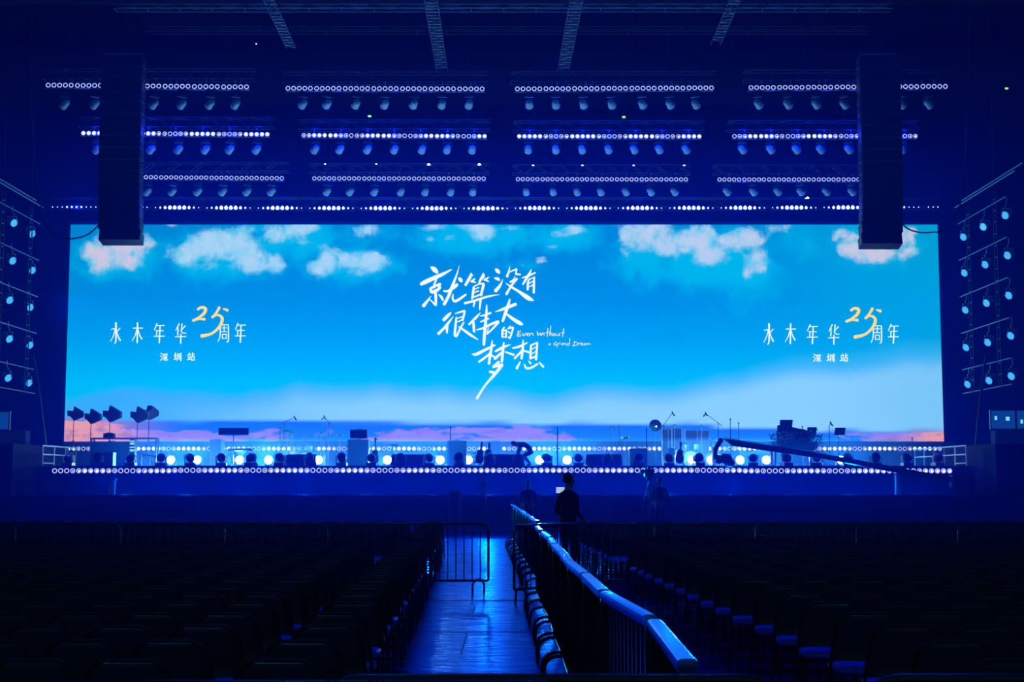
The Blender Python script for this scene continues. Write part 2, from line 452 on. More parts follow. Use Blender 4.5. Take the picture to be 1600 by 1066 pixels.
# lettering: brush strokes as flat shapes on the face of the screen
def scr_pt(u, v, off=0.03):
    q = P(u, v, YS - off); return Vector((q.x, -off, q.z - SZ0))
def ribbon(mb, pts, m, off=0.03, sub=True):
    if sub and len(pts) > 2:                                   # round the polyline off
        out = []
        for i in range(len(pts) - 1):
            p0, p1, p2, p3 = (pts[max(i - 1, 0)], pts[i], pts[i + 1], pts[min(i + 2, len(pts) - 1)])
            for k in range(4):
                t = k / 4; out.append(tuple(0.5 * ((2 * p1[a]) + (-p0[a] + p2[a]) * t + (2 * p0[a] - 5 * p1[a] + 4 * p2[a] - p3[a]) * t * t + (-p0[a] + 3 * p1[a] - 3 * p2[a] + p3[a]) * t ** 3) for a in range(3)))
        out.append(pts[-1]); pts = out
    L = []
    for i, p in enumerate(pts):
        a = pts[max(i - 1, 0)]; c = pts[min(i + 1, len(pts) - 1)]
        dx, dy = c[0] - a[0], c[1] - a[1]; l = math.hypot(dx, dy) or 1
        nx, ny = -dy / l, dx / l; hw = max(p[2], .2) / 2
        L.append(((p[0] + nx * hw, p[1] + ny * hw), (p[0] - nx * hw, p[1] - ny * hw)))
    # blunt brush ends
    def ext(i, j):
        dx, dy = pts[i][0] - pts[j][0], pts[i][1] - pts[j][1]; l = math.hypot(dx, dy) or 1
        h = pts[i][2] * .32; return (pts[i][0] + dx / l * h, pts[i][1] + dy / l * h)
    b = len(mb.v)
    for q in L:
        mb.v += [scr_pt(*q[0], off), scr_pt(*q[1], off)]
    for i in range(len(L) - 1):
        mb.face([b + 2 * i, b + 2 * i + 1, b + 2 * i + 3, b + 2 * i + 2], m)
    for (i, j) in ((0, 1), (len(pts) - 1, len(pts) - 2)):
        k = len(mb.v); mb.v.append(scr_pt(*ext(i, j), off)); mb.face([k, b + 2 * i, b + 2 * i + 1], m)
def crop(x0, y0, s, st):
    return [[(x0 + p[0] / s, y0 + p[1] / s, (p[2] if len(p) > 2 else 10) / s) for p in q] for q in st]
def D(*st): return crop(650, 410, 14.21, st)
def E(*st): return crop(740, 410, 14.21, st)
def A_(*st): return crop(640, 400, 7.2727, st)
def F_(*st): return crop(680, 465, 12.308, st)
def G(*st): return crop(730, 495, 7.9, st)
def H(*st): return crop(800, 505, 12.308, st)
def C(*st): return crop(160, 460, 6.667, st)
CH = []
CH.append(('texw', D([(330, 105, 35), (410, 160, 110), (475, 232, 60)], [(105, 490, 65), (200, 440, 95), (420, 340, 90), (600, 260, 70), (795, 155, 22)],
    [(455, 370, 40), (400, 500, 40)], [(315, 575, 50), (345, 670, 70)], [(310, 590, 55), (420, 530, 60), (545, 475, 45)], [(535, 480, 50), (505, 580, 60)], [(350, 665, 70), (450, 630, 75), (550, 560, 35)],
    [(432, 660, 60), (440, 800, 58), (440, 960, 50)], [(430, 950, 45), (345, 860, 26), (300, 825, 18)], [(335, 745, 8), (260, 850, 50), (160, 975, 78)], [(500, 712, 12), (555, 760, 55), (600, 845, 45)],
    [(615, 635, 45), (710, 640, 50), (830, 560, 80), (920, 490, 65)], [(962, 70, 6), (900, 290, 36), (800, 540, 66), (720, 760, 66), (620, 940, 66)],
    [(825, 700, 18), (815, 800, 46), (860, 865, 56), (960, 820, 58), (1112, 712, 42)], [(950, 350, 45), (990, 390, 85), (1015, 432, 45)])))
CH.append(('texw', D([(1222, 235, 18), (1200, 330, 66), (1095, 510, 55)], [(1225, 270, 50), (1260, 300, 25)], [(1310, 360, 28), (1240, 425, 60)], [(1225, 420, 55), (1335, 450, 18)],
    [(1285, 540, 45), (1268, 680, 56), (1245, 815, 40)], [(1300, 860, 52), (1278, 990, 28)]) + E([(208, 238, 18), (215, 300, 76), (160, 380, 60), (122, 452, 38)], [(345, 325, 18), (240, 395, 55)], [(250, 375, 55), (338, 432, 24)],
    [(5, 540, 26), (130, 480, 34), (225, 480, 50)], [(228, 485, 58), (190, 620, 58), (165, 740, 48)], [(20, 600, 18), (118, 560, 28)], [(20, 672, 22), (112, 632, 28)], [(5, 775, 36), (155, 712, 38)],
    [(-203, 912, 50), (0, 858, 48), (150, 810, 48), (350, 752, 42), (585, 714, 5)], [(160, 800, 56), (145, 930, 46), (135, 1060, 24)])))
CH.append(('texw', E([(485, 150, 40), (530, 190, 88), (575, 240, 45)], [(462, 350, 30), (535, 368, 68), (578, 400, 36)], [(655, 370, 6), (585, 520, 58), (480, 640, 82)],
    [(805, 90, 8), (780, 210, 38), (740, 320, 58)], [(790, 218, 28), (960, 145, 34)], [(955, 150, 34), (938, 262, 42)], [(938, 262, 40), (1040, 270, 38)], [(920, 310, 18), (885, 380, 22), (815, 440, 36)],
    [(812, 440, 48), (900, 395, 40), (970, 362, 46)], [(962, 370, 44), (860, 490, 48), (790, 600, 48), (725, 712, 58)], [(715, 460, 12), (840, 550, 48), (1000, 645, 58), (1215, 795, 100), (1345, 852, 6)])))
CH.append(('texw', E([(1060, 350, 6), (1180, 315, 48), (1372, 228, 30)], [(1283, 162, 18), (1230, 270, 58), (1180, 350, 56), (1092, 492, 38)], [(1240, 360, 20), (1208, 450, 46), (1200, 615, 46)],
    [(1230, 385, 22), (1360, 325, 26)], [(1350, 320, 30), (1340, 500, 48), (1335, 682, 46)], [(1225, 472, 20), (1322, 420, 28)], [(1225, 550, 20), (1322, 502, 28)])))
CH.append(('texw', A_([(970, 637, 5), (1080, 598, 34), (1210, 547, 34)], [(1140, 490, 14), (1120, 560, 34), (1085, 660, 34), (1057, 745, 28)], [(1095, 655, 18), (1180, 720, 38), (1258, 768, 42), (1292, 780, 5)])))
CH.append(('texw', F_([(305, 285, 18), (240, 355, 66), (155, 440, 56)], [(352, 358, 6), (260, 480, 46), (160, 600, 48), (55, 702, 54)], [(235, 520, 48), (225, 620, 48), (230, 690, 22)],
    [(385, 310, 18), (480, 280, 34), (570, 255, 40)], [(568, 262, 40), (548, 360, 40), (522, 440, 44)], [(408, 380, 28), (395, 500, 42), (375, 720, 48)], [(420, 408, 18), (530, 362, 20)], [(420, 472, 18), (530, 425, 28)],
    [(375, 722, 46), (412, 742, 40), (480, 600, 38), (552, 475, 28)], [(448, 560, 18), (540, 620, 40), (680, 720, 48), (825, 812, 16)])))
CH.append(('texw', F_([(872, 288, 8), (790, 380, 48), (648, 522, 38)], [(735, 470, 44), (740, 560, 48), (750, 662, 46)], [(870, 355, 18), (960, 338, 38), (1072, 295, 40)], [(865, 472, 20), (960, 432, 38), (1035, 402, 28)],
    [(798, 622, 22), (920, 590, 42), (1080, 510, 48), (1218, 460, 48)], [(1222, 472, 40), (1120, 585, 38), (995, 708, 24)], [(1000, 700, 26), (1025, 570, 16)], [(990, 138, 16), (985, 300, 48), (965, 520, 54), (945, 760, 58), (935, 915, 46)])))
CH.append(('texw', F_([(1330, 570, 28), (1298, 620, 36), (1280, 640, 30)], [(1292, 630, 38), (1290, 762, 38)], [(1292, 655, 28), (1372, 622, 28)], [(1370, 625, 30), (1360, 772, 34)], [(1310, 702, 18), (1350, 690, 18)], [(1300, 766, 22), (1360, 756, 22)],
    [(1450, 545, 20), (1400, 602, 30)], [(1420, 592, 28), (1502, 575, 32)], [(1500, 578, 34), (1470, 690, 34), (1430, 792, 34)], [(1430, 790, 28), (1402, 752, 16)], [(1408, 652, 28), (1442, 692, 22)])))
CH.append(('texw', G([(58, 460, 8), (110, 465, 38), (220, 410, 34), (342, 350, 22)], [(310, 290, 10), (300, 380, 30), (280, 500, 32), (268, 585, 30)], [(290, 450, 28), (210, 512, 28), (142, 560, 24)], [(300, 475, 18), (342, 502, 24)],
    [(345, 430, 22), (430, 385, 34), (535, 343, 8)], [(452, 318, 18), (440, 430, 34), (428, 560, 28)], [(430, 440, 28), (338, 522, 34)], [(468, 435, 18), (578, 472, 28)],
    [(392, 558, 34), (318, 625, 30)], [(318, 622, 26), (435, 592, 38)], [(432, 595, 38), (340, 712, 38), (220, 850, 24), (118, 1012, 30)], [(275, 678, 28), (332, 692, 34)])))
CH.append(('texw', G([(560, 388, 18), (640, 370, 28), (742, 320, 16)], [(690, 288, 12), (685, 400, 32), (670, 522, 26)], [(680, 420, 28), (583, 517, 24)], [(700, 418, 20), (762, 442, 26)],
    [(787, 350, 24), (780, 522, 28)], [(790, 352, 22), (868, 318, 18)], [(866, 320, 24), (850, 532, 27)], [(800, 402, 11), (842, 376, 13)], [(800, 457, 11), (846, 430, 13)], [(790, 512, 22), (850, 490, 24)],
    [(655, 555, 14), (610, 642, 34)], [(705, 585, 12), (730, 635, 27), (790, 630, 27), (868, 584, 24)], [(760, 548, 16), (786, 582, 22)], [(888, 563, 16), (942, 622, 28)])))
EV = H([(172, 155, 14), (112, 165, 18), (130, 200, 16)], [(165, 197, 14), (110, 218, 16), (105, 250, 18), (182, 240, 14)], [(205, 195, 14), (225, 245, 15), (266, 190, 12)], [(275, 226, 12), (322, 206, 12), (300, 190, 12), (284, 226, 14), (322, 250, 12)],
    [(340, 195, 14), (345, 245, 14)], [(345, 218, 12), (388, 196, 14), (410, 240, 14)], [(485, 160, 14), (500, 235, 17), (540, 190, 14), (560, 240, 17), (592, 180, 13)], [(610, 192, 12), (620, 240, 12)],
    [(690, 100, 12), (675, 262, 14)], [(630, 192, 9), (720, 170, 11)], [(750, 52, 14), (725, 240, 16)], [(725, 222, 12), (762, 192, 12), (768, 245, 14)], [(802, 200, 12), (785, 228, 12), (812, 245, 12), (828, 214, 12), (802, 200, 12)],
    [(850, 195, 12), (852, 236, 13), (893, 238, 12), (905, 190, 12)], [(905, 192, 12), (916, 245, 13)], [(995, 100, 14), (970, 266, 14)], [(935, 196, 9), (1012, 175, 11)])
GD = H([(732, 388), (702, 415), (735, 416), (738, 388)], [(852, 362), (803, 400), (822, 430), (862, 395)], [(862, 392), (866, 466)], [(895, 380), (895, 426)], [(895, 396), (930, 375)], [(972, 384), (945, 414), (980, 416), (982, 385)],
    [(1000, 390), (1000, 422)], [(1000, 396), (1030, 390), (1036, 426)], [(1110, 288, 12), (1106, 400), (1080, 430), (1050, 410), (1102, 386)], [(1202, 360), (1186, 430), (1160, 440)], [(1190, 350), (1262, 385), (1230, 430), (1192, 426)],
    [(1280, 385), (1280, 426)], [(1280, 400), (1312, 380)], [(1320, 408), (1360, 394), (1335, 380), (1324, 412), (1360, 426)], [(1395, 390), (1375, 418), (1405, 420), (1412, 390)], [(1430, 395), (1430, 426)], [(1435, 396), (1460, 395), (1466, 422)], [(1466, 396), (1494, 396), (1510, 416)])
for grp, cnt in ((EV, (2, 1, 1, 2, 1, 1, 2, 2, 1, 2, 2)), (GD, (1, 2, 2, 1, 2, 1, 2, 2, 1, 1, 3))):
    k_ = 0
    for c_ in cnt: CH.append(('texc', grp[k_:k_ + c_])); k_ += c_
NIAN = [[(570, 305, 12), (540, 372, 8)], [(562, 326, 8), (646, 325, 10)], [(555, 380, 8), (636, 380, 8)], [(567, 380, 10), (565, 436, 10)], [(535, 438, 9), (648, 436, 9)], [(601, 326, 12), (592, 506, 14)]]
SIDE = [('texw', C([(141, 295, 18), (141, 480, 14), (122, 512, 7)], [(90, 368, 8), (130, 360, 10), (112, 440, 9), (82, 492, 6)], [(186, 350, 10), (150, 392, 8)], [(150, 390, 8), (165, 440, 12), (187, 482, 16)])),
        ('texw', C([(318, 352, 10), (420, 352, 10)], [(366, 295, 14), (362, 506, 14)], [(360, 365, 10), (340, 430, 9), (308, 487, 6)], [(371, 365, 8), (388, 425, 11), (412, 467, 14)])),
        ('texw', C(*NIAN)),
        ('texw', C([(800, 305, 12), (765, 376, 8)], [(788, 345, 10), (785, 426, 12)], [(866, 325, 10), (815, 382, 8)], [(830, 305, 12), (825, 385, 10), (838, 404, 9), (872, 404, 9)], [(758, 443, 9), (872, 440, 9)], [(818, 416, 12), (815, 512, 13)])),
        ('texg', C([(992, 160, 26), (1030, 136, 28), (1074, 150, 34), (1060, 198, 32), (1000, 245, 24), (942, 274, 26)], [(942, 274, 26), (1010, 258, 18), (1066, 260, 32)])),
        ('texg', C([(1220, 135, 30), (1185, 195, 24), (1142, 242, 26)], [(1142, 242, 22), (1198, 214, 22), (1248, 250, 32), (1224, 330, 30), (1140, 408, 26), (1030, 436, 38)], [(1258, 150, 14), (1306, 167, 32)])),
        ('texw', C([(1226, 315, 12), (1226, 430, 11), (1204, 494, 7)], [(1226, 318, 9), (1312, 318, 9)], [(1312, 318, 12), (1312, 478, 12), (1293, 497, 7)], [(1240, 350, 7), (1300, 350, 7)], [(1268, 328, 9), (1268, 390, 9)], [(1238, 390, 7), (1300, 390, 7)],
                   [(1250, 415, 8), (1250, 466, 8)], [(1250, 416, 8), (1292, 416, 8)], [(1291, 416, 8), (1290, 466, 8)], [(1250, 460, 7), (1290, 460, 7)])),
        ('texw', [[(p[0] + 126.6, p[1] - .6, p[2]) for p in q] for q in C(*NIAN)]),
        ('texw', C([(610, 613, 10), (627, 628, 10)], [(602, 640, 8), (620, 650, 9)], [(604, 692, 8), (627, 658, 9)], [(635, 625, 9), (678, 622, 9)], [(638, 625, 8), (635, 640, 8)], [(676, 622, 8), (671, 640, 8)], [(650, 632, 7), (638, 651, 7)], [(662, 632, 7), (673, 650, 7)],
                   [(635, 660, 8), (678, 658, 8)], [(655, 645, 11), (655, 693, 11)], [(652, 662, 8), (630, 687, 6)], [(658, 662, 8), (681, 689, 10)])),
        ('texw', C([(745, 640, 9), (773, 638, 9)], [(760, 611, 11), (758, 674, 10)], [(743, 682, 9), (776, 668, 8)], [(785, 615, 10), (783, 660, 9), (774, 692, 7)], [(800, 620, 10), (800, 682, 9)], [(817, 611, 12), (817, 693, 12)])),
        ('texw', C([(905, 611, 10), (911, 623, 9)], [(885, 633, 9), (922, 630, 9)], [(893, 645, 8), (898, 669, 8)], [(916, 642, 8), (908, 671, 8)], [(882, 683, 9), (924, 675, 9)], [(940, 609, 11), (940, 650, 10)], [(940, 629, 9), (962, 625, 8)],
                   [(930, 650, 8), (932, 691, 9)], [(930, 651, 8), (958, 649, 9)], [(958, 649, 9), (956, 691, 9)], [(932, 685, 8), (956, 685, 8)]))]
for m, st in SIDE:
    CH.append((m, st)); CH.append((m, [[(p[0] + 1020.5, p[1] + 1.5, p[2]) for p in q] for q in st]))
NAMES = {'texw': 'lettering', 'texc': 'lettering', 'texg': 'numeral'}
for m, st in CH:
    mb = MB(); o_ = 0.03
    for q in st:
        ribbon(mb, q, m, o_); o_ += 0.0015
    obj(NAMES[m], mb.mesh(NAMES[m]), scr)

# ================================================================== stage
st = struct('stage_deck', MB().box(((XL + XR) / 2, (YF + 68.5) / 2, ZD - 0.15), (XR - XL, 68.5 - YF, 0.3), 'black').box(((XL + XR) / 2, (YF + 68.5) / 2 + 0.1, (ZD - 0.3) / 2), (XR - XL - 0.1, 68.5 - YF - 0.2, ZD - 0.3), 'fascia').box((-.15, 61.1, ZD / 2), (39.5, 3.7, ZD), 'fascia'),
            'raised black concert stage with dark fascia')
Zr = P(800, 691, 62.9).z
struct('stage_riser', MB().box((-.15, 64.8, Zr / 2), (39.5, 3.6, Zr), 'fascia'), 'long low riser across the back of the stage')
struct('stage_wing_left', MB().box((-21.3, 53, P(40, 693, 50).z / 2), (7.6, 6, P(40, 693, 50).z), 'cloth'), 'black draped wing platform left of the stage')
struct('stage_wing_right', MB().box((20.75, 53, P(1560, 693, 50).z / 2), (7.6, 6, P(1560, 693, 50).z), 'cloth'), 'black draped wing platform right of the stage')

# ---- LED bars of five ringed lenses
LP = 0.22
def lens_mesh(level, name='lens'):
    mb = MB(); mb.annulus((0, -0.004, 0), 0.060, 0.092, 'ring', 18); mb.disc((0, -0.002, 0), 0.061, 'lensdark', 14)
    r, dz = {1: (0.020, -.004), 2: (0.034, -.010), 3: (0.044, -.008), 4: (0.057, 0)}.get(level, (0, 0))
    if r: mb.disc((0.008 if level < 4 else 0, -0.007, dz), r, 'core', 14)
    return mb.mesh(name)
LENS = [lens_mesh(i) for i in range(5)]
BARH = MB().box((0, 0.08, 0), (1.09, 0.15, 0.21), 'casing').mesh('housing')
BARY = MB().tube([(-0.4, 0.08, 0.10), (-0.4, 0.08, 0.2), (0.4, 0.08, 0.2), (0.4, 0.08, 0.10)], 0.014, 'darktruss', 5).box((0, 0.08, 0.24), (0.07, 0.07, 0.09), 'alu').mesh('hanging_bracket')
def led_bar(loc, levels, label, group, bracket=True):
    parts = [('housing', BARH)]
    if bracket: parts.append(('hanging_bracket', BARY))
    for i, l in enumerate(levels): parts.append(('lens', LENS[l], ((i - 2) * LP, 0, 0)))
    return thing('led_bar', label, 'light', loc, group=group, parts=parts)
def wave(i, zeros, period, th, top=3):
    d = min(abs((i - z + period / 2) % period - period / 2) for z in zeros)
    return 0 if d < th[0] else 1 if d < th[1] else 2 if d < th[2] else top

# hanging moving heads (body points down at the stage)
MHB = MB().box((0, 0, -0.07), (0.30, 0.24, 0.14), 'casing').mesh('base')
MHY = MB().tube([(-0.2, 0, -0.14), (-0.2, 0, -0.42), (-0.16, 0, -0.46)], 0.026, 'casing', 6).tube([(0.2, 0, -0.14), (0.2, 0, -0.42), (0.16, 0, -0.46)], 0.026, 'casing', 6).box((0, 0, -0.15), (0.44, 0.09, 0.04), 'casing').mesh('yoke')
MHH = MB().lathe([(0.10, -0.19), (0.135, -0.1), (0.145, 0.08), (0.165, 0.2)], 'headshell', 14).mesh('head', True)
MHL = MB().lathe([(0.14, 0.195), (0.13, 0.203)], 'lensdark', 14).mesh('lens')
def moving_head(loc, label, group, pan, tilt, up=False, name='moving_head_light', stem=None):
    """Hung head-down, or standing on its base when up."""
    hr = (R(180 - tilt), 0, 0)
    parts = [('base', MHB), ('yoke', MHY), ('head', MHH, (0, 0, -0.42), hr, [('lens', MHL)])]
    if stem: parts.append(('drop_pipe', MB().tube([(0, 0, -.02), (0, 0, stem)], .02, 'casing', 5).mesh('drop_pipe')))
    return thing(name, label, 'light', loc, (PI if up else 0, 0, pan), group, parts)

CHORD_N = 6
def truss(name, label, cat, x0, x1, Y, z0, h, d, m='darktruss', group=None, chains=True, r=0.026, y1=None, step=0.55, ztop=25.97):
    """Box truss along X from x0 to x1, between z0 and z0+h."""
    L = x1 - x0; parts = []
    ch = MB().tube([(0, 0, 0), (L, 0, 0)], r, m, 6).mesh('chord')
    for (yy, zz) in ((0, 0), (d, 0), (0, h), (d, h)): parts.append(('chord', ch, (0, yy, zz)))
    br = MB(); n = max(2, round(L / step))
    for i in range(n):
        a, c = L * i / n, L * (i + 1) / n
        for yy in (0, d):
            br.tube([(a, yy, 0), (c, yy, h)] if i % 2 else [(a, yy, h), (c, yy, 0)], r * .5, m, 4)
        br.tube([(a, 0, h), (c, d, h)] if i % 2 else [(a, d, h), (c, 0, h)], r * .5, m, 4)
        br.tube([(a, 0, 0), (a, d, 0)], r * .5, m, 4)
    parts.append(('bracing', br.mesh('bracing')))
    if chains:
        cm = MB().tube([(0, 0, 0), (0, 0, ztop - z0 - h)], 0.012, 'black', 5).mesh('hoist_chain')
        for q in (0.12, 0.88): parts.append(('hoist_chain', cm, (L * q, d / 2, h)))
    return thing(name, label, cat, (x0, Y, z0), group=group, parts=parts)

SEC = ['far left', 'centre left', 'centre right', 'far right']
ROWN = ['top', 'second', 'third']
ROWS = [  # (u first ring, v, u last ring, v), per section
    [(75, 133, 385.6, 136), (449.6, 138, 753.7, 139), (808, 139, 1112, 137.3), (1173, 137, 1477.5, 135)],
    [(130, 208, 418, 210), (474.3, 211.4, 757.5, 213), (811, 213, 1093, 213.2), (1147.3, 213, 1430.5, 212.6)],
    [(173, 276.5, 440.5, 278.7), (491, 278.8, 756, 279.2), (809, 280, 1072, 280.5), (1124, 280.7, 1388, 280.5)]]
SPOTS = [[[102, 149, 195, 241, 285, 329, 369], [474, 512, 557, 602, 647, 691, 733], [827, 868, 911, 955, 1003, 1046, 1086], [1184, 1230, 1274, 1318, 1362, 1408, 1450]],
         [[152, 196, 237, 280, 322, 360, 402], [493, 532, 575, 617, 660, 699, 738], [825, 868, 909, 950, 990, 1029, 1071], [1159, 1203, 1243, 1281, 1325, 1368, 1408]],
         [[192, 231, 270, 310, 349, 387, 425], [512, 548, 586, 627, 665, 705, 739], [822, 864, 901, 938, 977, 1016, 1053], [1135, 1176, 1214, 1250, 1290, 1330, 1368]]]
SPOTV = [153, 225, 292]
Z2 = [[16.5, 27, 6], [9, 19.7, 30.3], [7, 17.6, 28], [0, 10.2, 21, 31.8]]
for r in range(3):
    for s in range(4):
        u0, v0, u1, v1 = ROWS[r][s]
        Y = F * LP * 34 / (u1 - u0)
        a, c = P(u0, v0, Y), P(u1, v1, Y); step = (c - a) / 34
        for k in range(7):
            p = a + step * (k * 5 + 2)
            lev = [0] * 5
            if r == 1: lev = [wave(k * 5 + i, Z2[s], 10.6, (.75, 1.7, 2.6), 4) for i in range(5)]
            led_bar(p, lev, f'five-ring LED bar, {ORD[k]} from left in the {SEC[s]} section of the {ROWN[r]} row', f'LED bars of the {ROWN[r]} hanging row')
        zt = max(a.z, c.z) + 0.29
        truss('truss_section', f'dark box truss carrying the {SEC[s]} section of the {ROWN[r]} lamp row', 'truss', a.x - .25, c.x + .25, Y + 0.05, zt, 0.40, 0.42, group='lamp trusses over the stage')
        for k, u in enumerate(SPOTS[r][s]):
            q = P(u, SPOTV[r] - 7.5, Y + 0.47)
            pan = math.atan2(q.x - 0.0, 9.0) * -0.7
            moving_head(q, f'hanging moving head lamp, {ORD[k]} from left under the {SEC[s]} {ROWN[r]} truss', f'moving heads under the {ROWN[r]} hanging row', pan, -74, stem=zt - .026 - q.z)
        if r == 1:
            for k in range(7):
                p = a + step * (k * 5 + 2)
                lamp('led_bar_light', 'POINT', (p.x, p.y - .3, p.z), P_ROW2, BLUE, 0.1)

for sx in (-1, 1):      # front-of-house spots on the rig
    dv = Vector((-3 * sx, 40, 2.2)); lamp('front_of_house_light', 'SPOT', (9 * sx, 16, 14), 5000, (0.0, 0.22, 1.0), .3, dv.to_track_quat('-Z', 'Y').to_euler(), R(52))
for sx in (-1, 1):      # unseen blue fill spots, added overhead to brighten the seats
    lamp('seat_fill_light', 'SPOT', (4.6 * sx, 17, 22), 2600, (0.0, 0.10, 1.0), .4, (R(4), 0, 0), R(95))
# ---- strip bars right above the screen
def cellm(r): return MB().disc((0, -0.004, 0), r, 'cell', 10).disc((0, -0.006, r * .7), r * .55, 'cell', 8).mesh('cell')
CELLS = [cellm(x) for x in (0.022, 0.04, 0.062, 0.085)]
SBH = {n: MB().box((0, 0.07, 0), (0.2222 * n + .02, 0.12, 0.2), 'casing').mesh('housing') for n in (10, 3)}
YR4 = 65.0
for k in range(18):
    n = 10 if k < 17 else 3
    uc = 116 + 80.35 * k if k < 17 else 1458
    vv = 323.6 + 2.2 * (1 - ((uc - 790) / 690) ** 2) * (1 if uc < 790 else .85)
    p = P(uc, vv, YR4)
    parts = [('housing', SBH[n])]
    for i in range(n):
        l = [0, 1, 2, 3, 3, 3, 3, 2, 1, 0][i] if n == 10 else 0
        if k in (0, 16): l = max(0, l - 2)
        parts.append(('cell', CELLS[l], ((i - (n - 1) / 2) * 0.2222, 0, 0)))
    thing('led_strip_bar', f'LED strip bar just above the screen, {ORD[k]} from left', 'light', p, group='strip bars above the screen', parts=parts)
    if n == 10: lamp('led_strip_light', 'POINT', (p.x, p.y - .4, p.z), P_ROW4, BLUE, 0.15)
pz = P(790, 325, YR4).z
truss('screen_truss', 'long dark truss above the screen holding the LED strip bars', 'truss', P(75, 325, YR4).x, P(1478, 325, YR4).x, YR4 + 0.15, pz + 0.12, 0.4, 0.4, step=0.9)

# ---- LED bars on the stage front and on the riser
for k in range(30):
    uc = 85.5 + 9.383 * (k * 5 + 2)
    p = P(uc, 735.2 + (.8 if uc > 1150 else .6 if uc < 250 else 0), YF - 0.17)
    led_bar(p, [wave(k * 5 + i, [1.0], 10.8, (1.35, 2.1, 3.2)) for i in range(5)], f'five-ring LED bar on the stage front edge, {ORD[k]} from left', 'LED bars along the stage front', False)
    if k % 2 == 0 and 1 < k < 29: lamp('front_bar_light', 'SPOT', (p.x, p.y - .3, p.z), P_FRONT, (0.0, 0.20, 1.0), 0.15, (R(-60), 0, 0), R(140))
for k in range(35):
    uc = 107 + 7.825 * (k * 5 + 2)
    p = P(uc, 701.3, 62.8)
    led_bar(p, [wave(k * 5 + i, [3.0], 8.6, (.8, 1.2, 1.8), 4) for i in range(5)], f'five-ring LED bar on the riser under the screen, {ORD[k]} from left', 'LED bars along the riser', False)

# ---- overhead front trusses and catwalk ladders
pa, pb = P(178, 6, 47.5), P(1396, 15, 47.5)
truss('front_truss', 'thin pale truss crossing the very top of the picture', 'truss', pa.x, pb.x, 47.5, (pa.z + pb.z) / 2 - .06, 0.16, 0.35, 'alu', None, True, 0.016, step=1.1)
pa, pb = P(225, 44, 50.5), P(1360, 46, 50.5)
truss('mid_truss', 'dim truss crossing below the topmost truss', 'truss', pa.x, pb.x, 50.5, (pa.z + pb.z) / 2 - .08, 0.18, 0.35, 'darktruss', None, True, 0.018, step=1.1)
for (u, v, u2, v2, wd, lb) in ((672, -6, 691, 112, .44, 'ladder truss running back over the stage, left of centre'), (902, -6, 880, 110, .44, 'ladder truss running back over the stage, right of centre'),
                               (418, -4, 455, 75, .36, 'dim ladder truss over the stage near the left speakers'), (1150, -4, 1118, 70, .36, 'dim ladder truss over the stage near the right speakers')):
    a, c = P(u, v, 46.5), P(u2, v2, 46.5); zc = P(u, v, 46.5).z
    cc = PZ(u2, v2, zc); dirv = Vector((cc.x - a.x, cc.y - a.y, 0)); L = dirv.length
    rail = MB().tube([(0, 0, 0), (L, 0, 0)], 0.018, 'darktruss', 6).mesh('rail')
    rg = MB()
    for i in range(int(L / .33)):
        rg.tube([(i * .33, -wd / 2, 0), (i * .33 + .0, wd / 2, 0)], 0.012, 'alu', 5)
        rg.tube([(i * .33, -wd / 2, 0), (i * .33 + .33, wd / 2, 0)] if i % 2 else [(i * .33, wd / 2, 0), (i * .33 + .33, -wd / 2, 0)], 0.008, 'alu', 4)
    thing('ladder_truss', lb, 'truss', (a.x, a.y, zc), (0, 0, math.atan2(dirv.y, dirv.x)), 'ladder trusses over the stage',
          [('rail', rail, (0, -wd / 2, 0)), ('rail', rail, (0, wd / 2, 0)), ('rungs', rg.mesh('rungs'))])

# ---- house lamps and exit lamps
dn = MB().lathe([(0.10, 0.10), (0.14, 0.02)], 'casing', 12).mesh('housing'); dl = MB().disc((0, 0, 0.018), 0.13, 'house', 14, RX(-PI / 2)).disc((0, -.15, .03), 0.075, 'house', 12, None, .045).mesh('lamp_glass')
for i, (u, v, s) in enumerate([(508, 257, .55), (588, 257, .55), (670, 258, .95), (749, 258, .95), (833, 259, .6), (910, 259, .6), (990, 259, .55), (1069, 259, .6), (1261, 310.5, 1.1), (400.5, 69, .35)]):
    lb = [f'small white house lamp, {ORD[i]} from left in the line between the lamp rows'] if i < 8 else ['bright white house lamp near the right speaker stack', 'tiny white lamp high up on the left']
    q = P(u, v, 60.5 if i != 9 else 50)
    e = thing('house_lamp', lb[0] if i < 8 else lb[i - 8], 'light', q, group='house lamps', parts=[('housing', dn), ('lamp_glass', dl)]); e.scale = (s * .7, s * .7, s * .7)
    add_part(e, ('cord', MB().tube([(0, 0, .1), (0, 0, (25.97 - q.z) / (s * .7))], .012, 'black', 5).mesh('cord')))
gl = MB().box((0, -.03, 0), (0.13, 0.02, 0.07), 'green').mesh('lit_panel'); gh = MB().box((0, 0.02, 0), (0.18, 0.08, 0.11), 'casing').mesh('housing')
for (u, v, Y, lb) in ((577.5, 181.8, 58.3, 'small green indicator lamp above the second row, left of centre'), (974.7, 183.3, 58.3, 'small green indicator lamp above the second row, right of centre'), (1572.5, 138.5, 60, 'green indicator lamp on the dark right side wall')):
    q = P(u, v, Y)
    thing('indicator_lamp', lb, 'light', q, group='green indicator lamps', parts=[('housing', gh), ('lit_panel', gl), ('cord', MB().tube([(0, .05, .05), (0, .05, 25.97 - q.z)], .01, 'black', 5).mesh('cord'))])

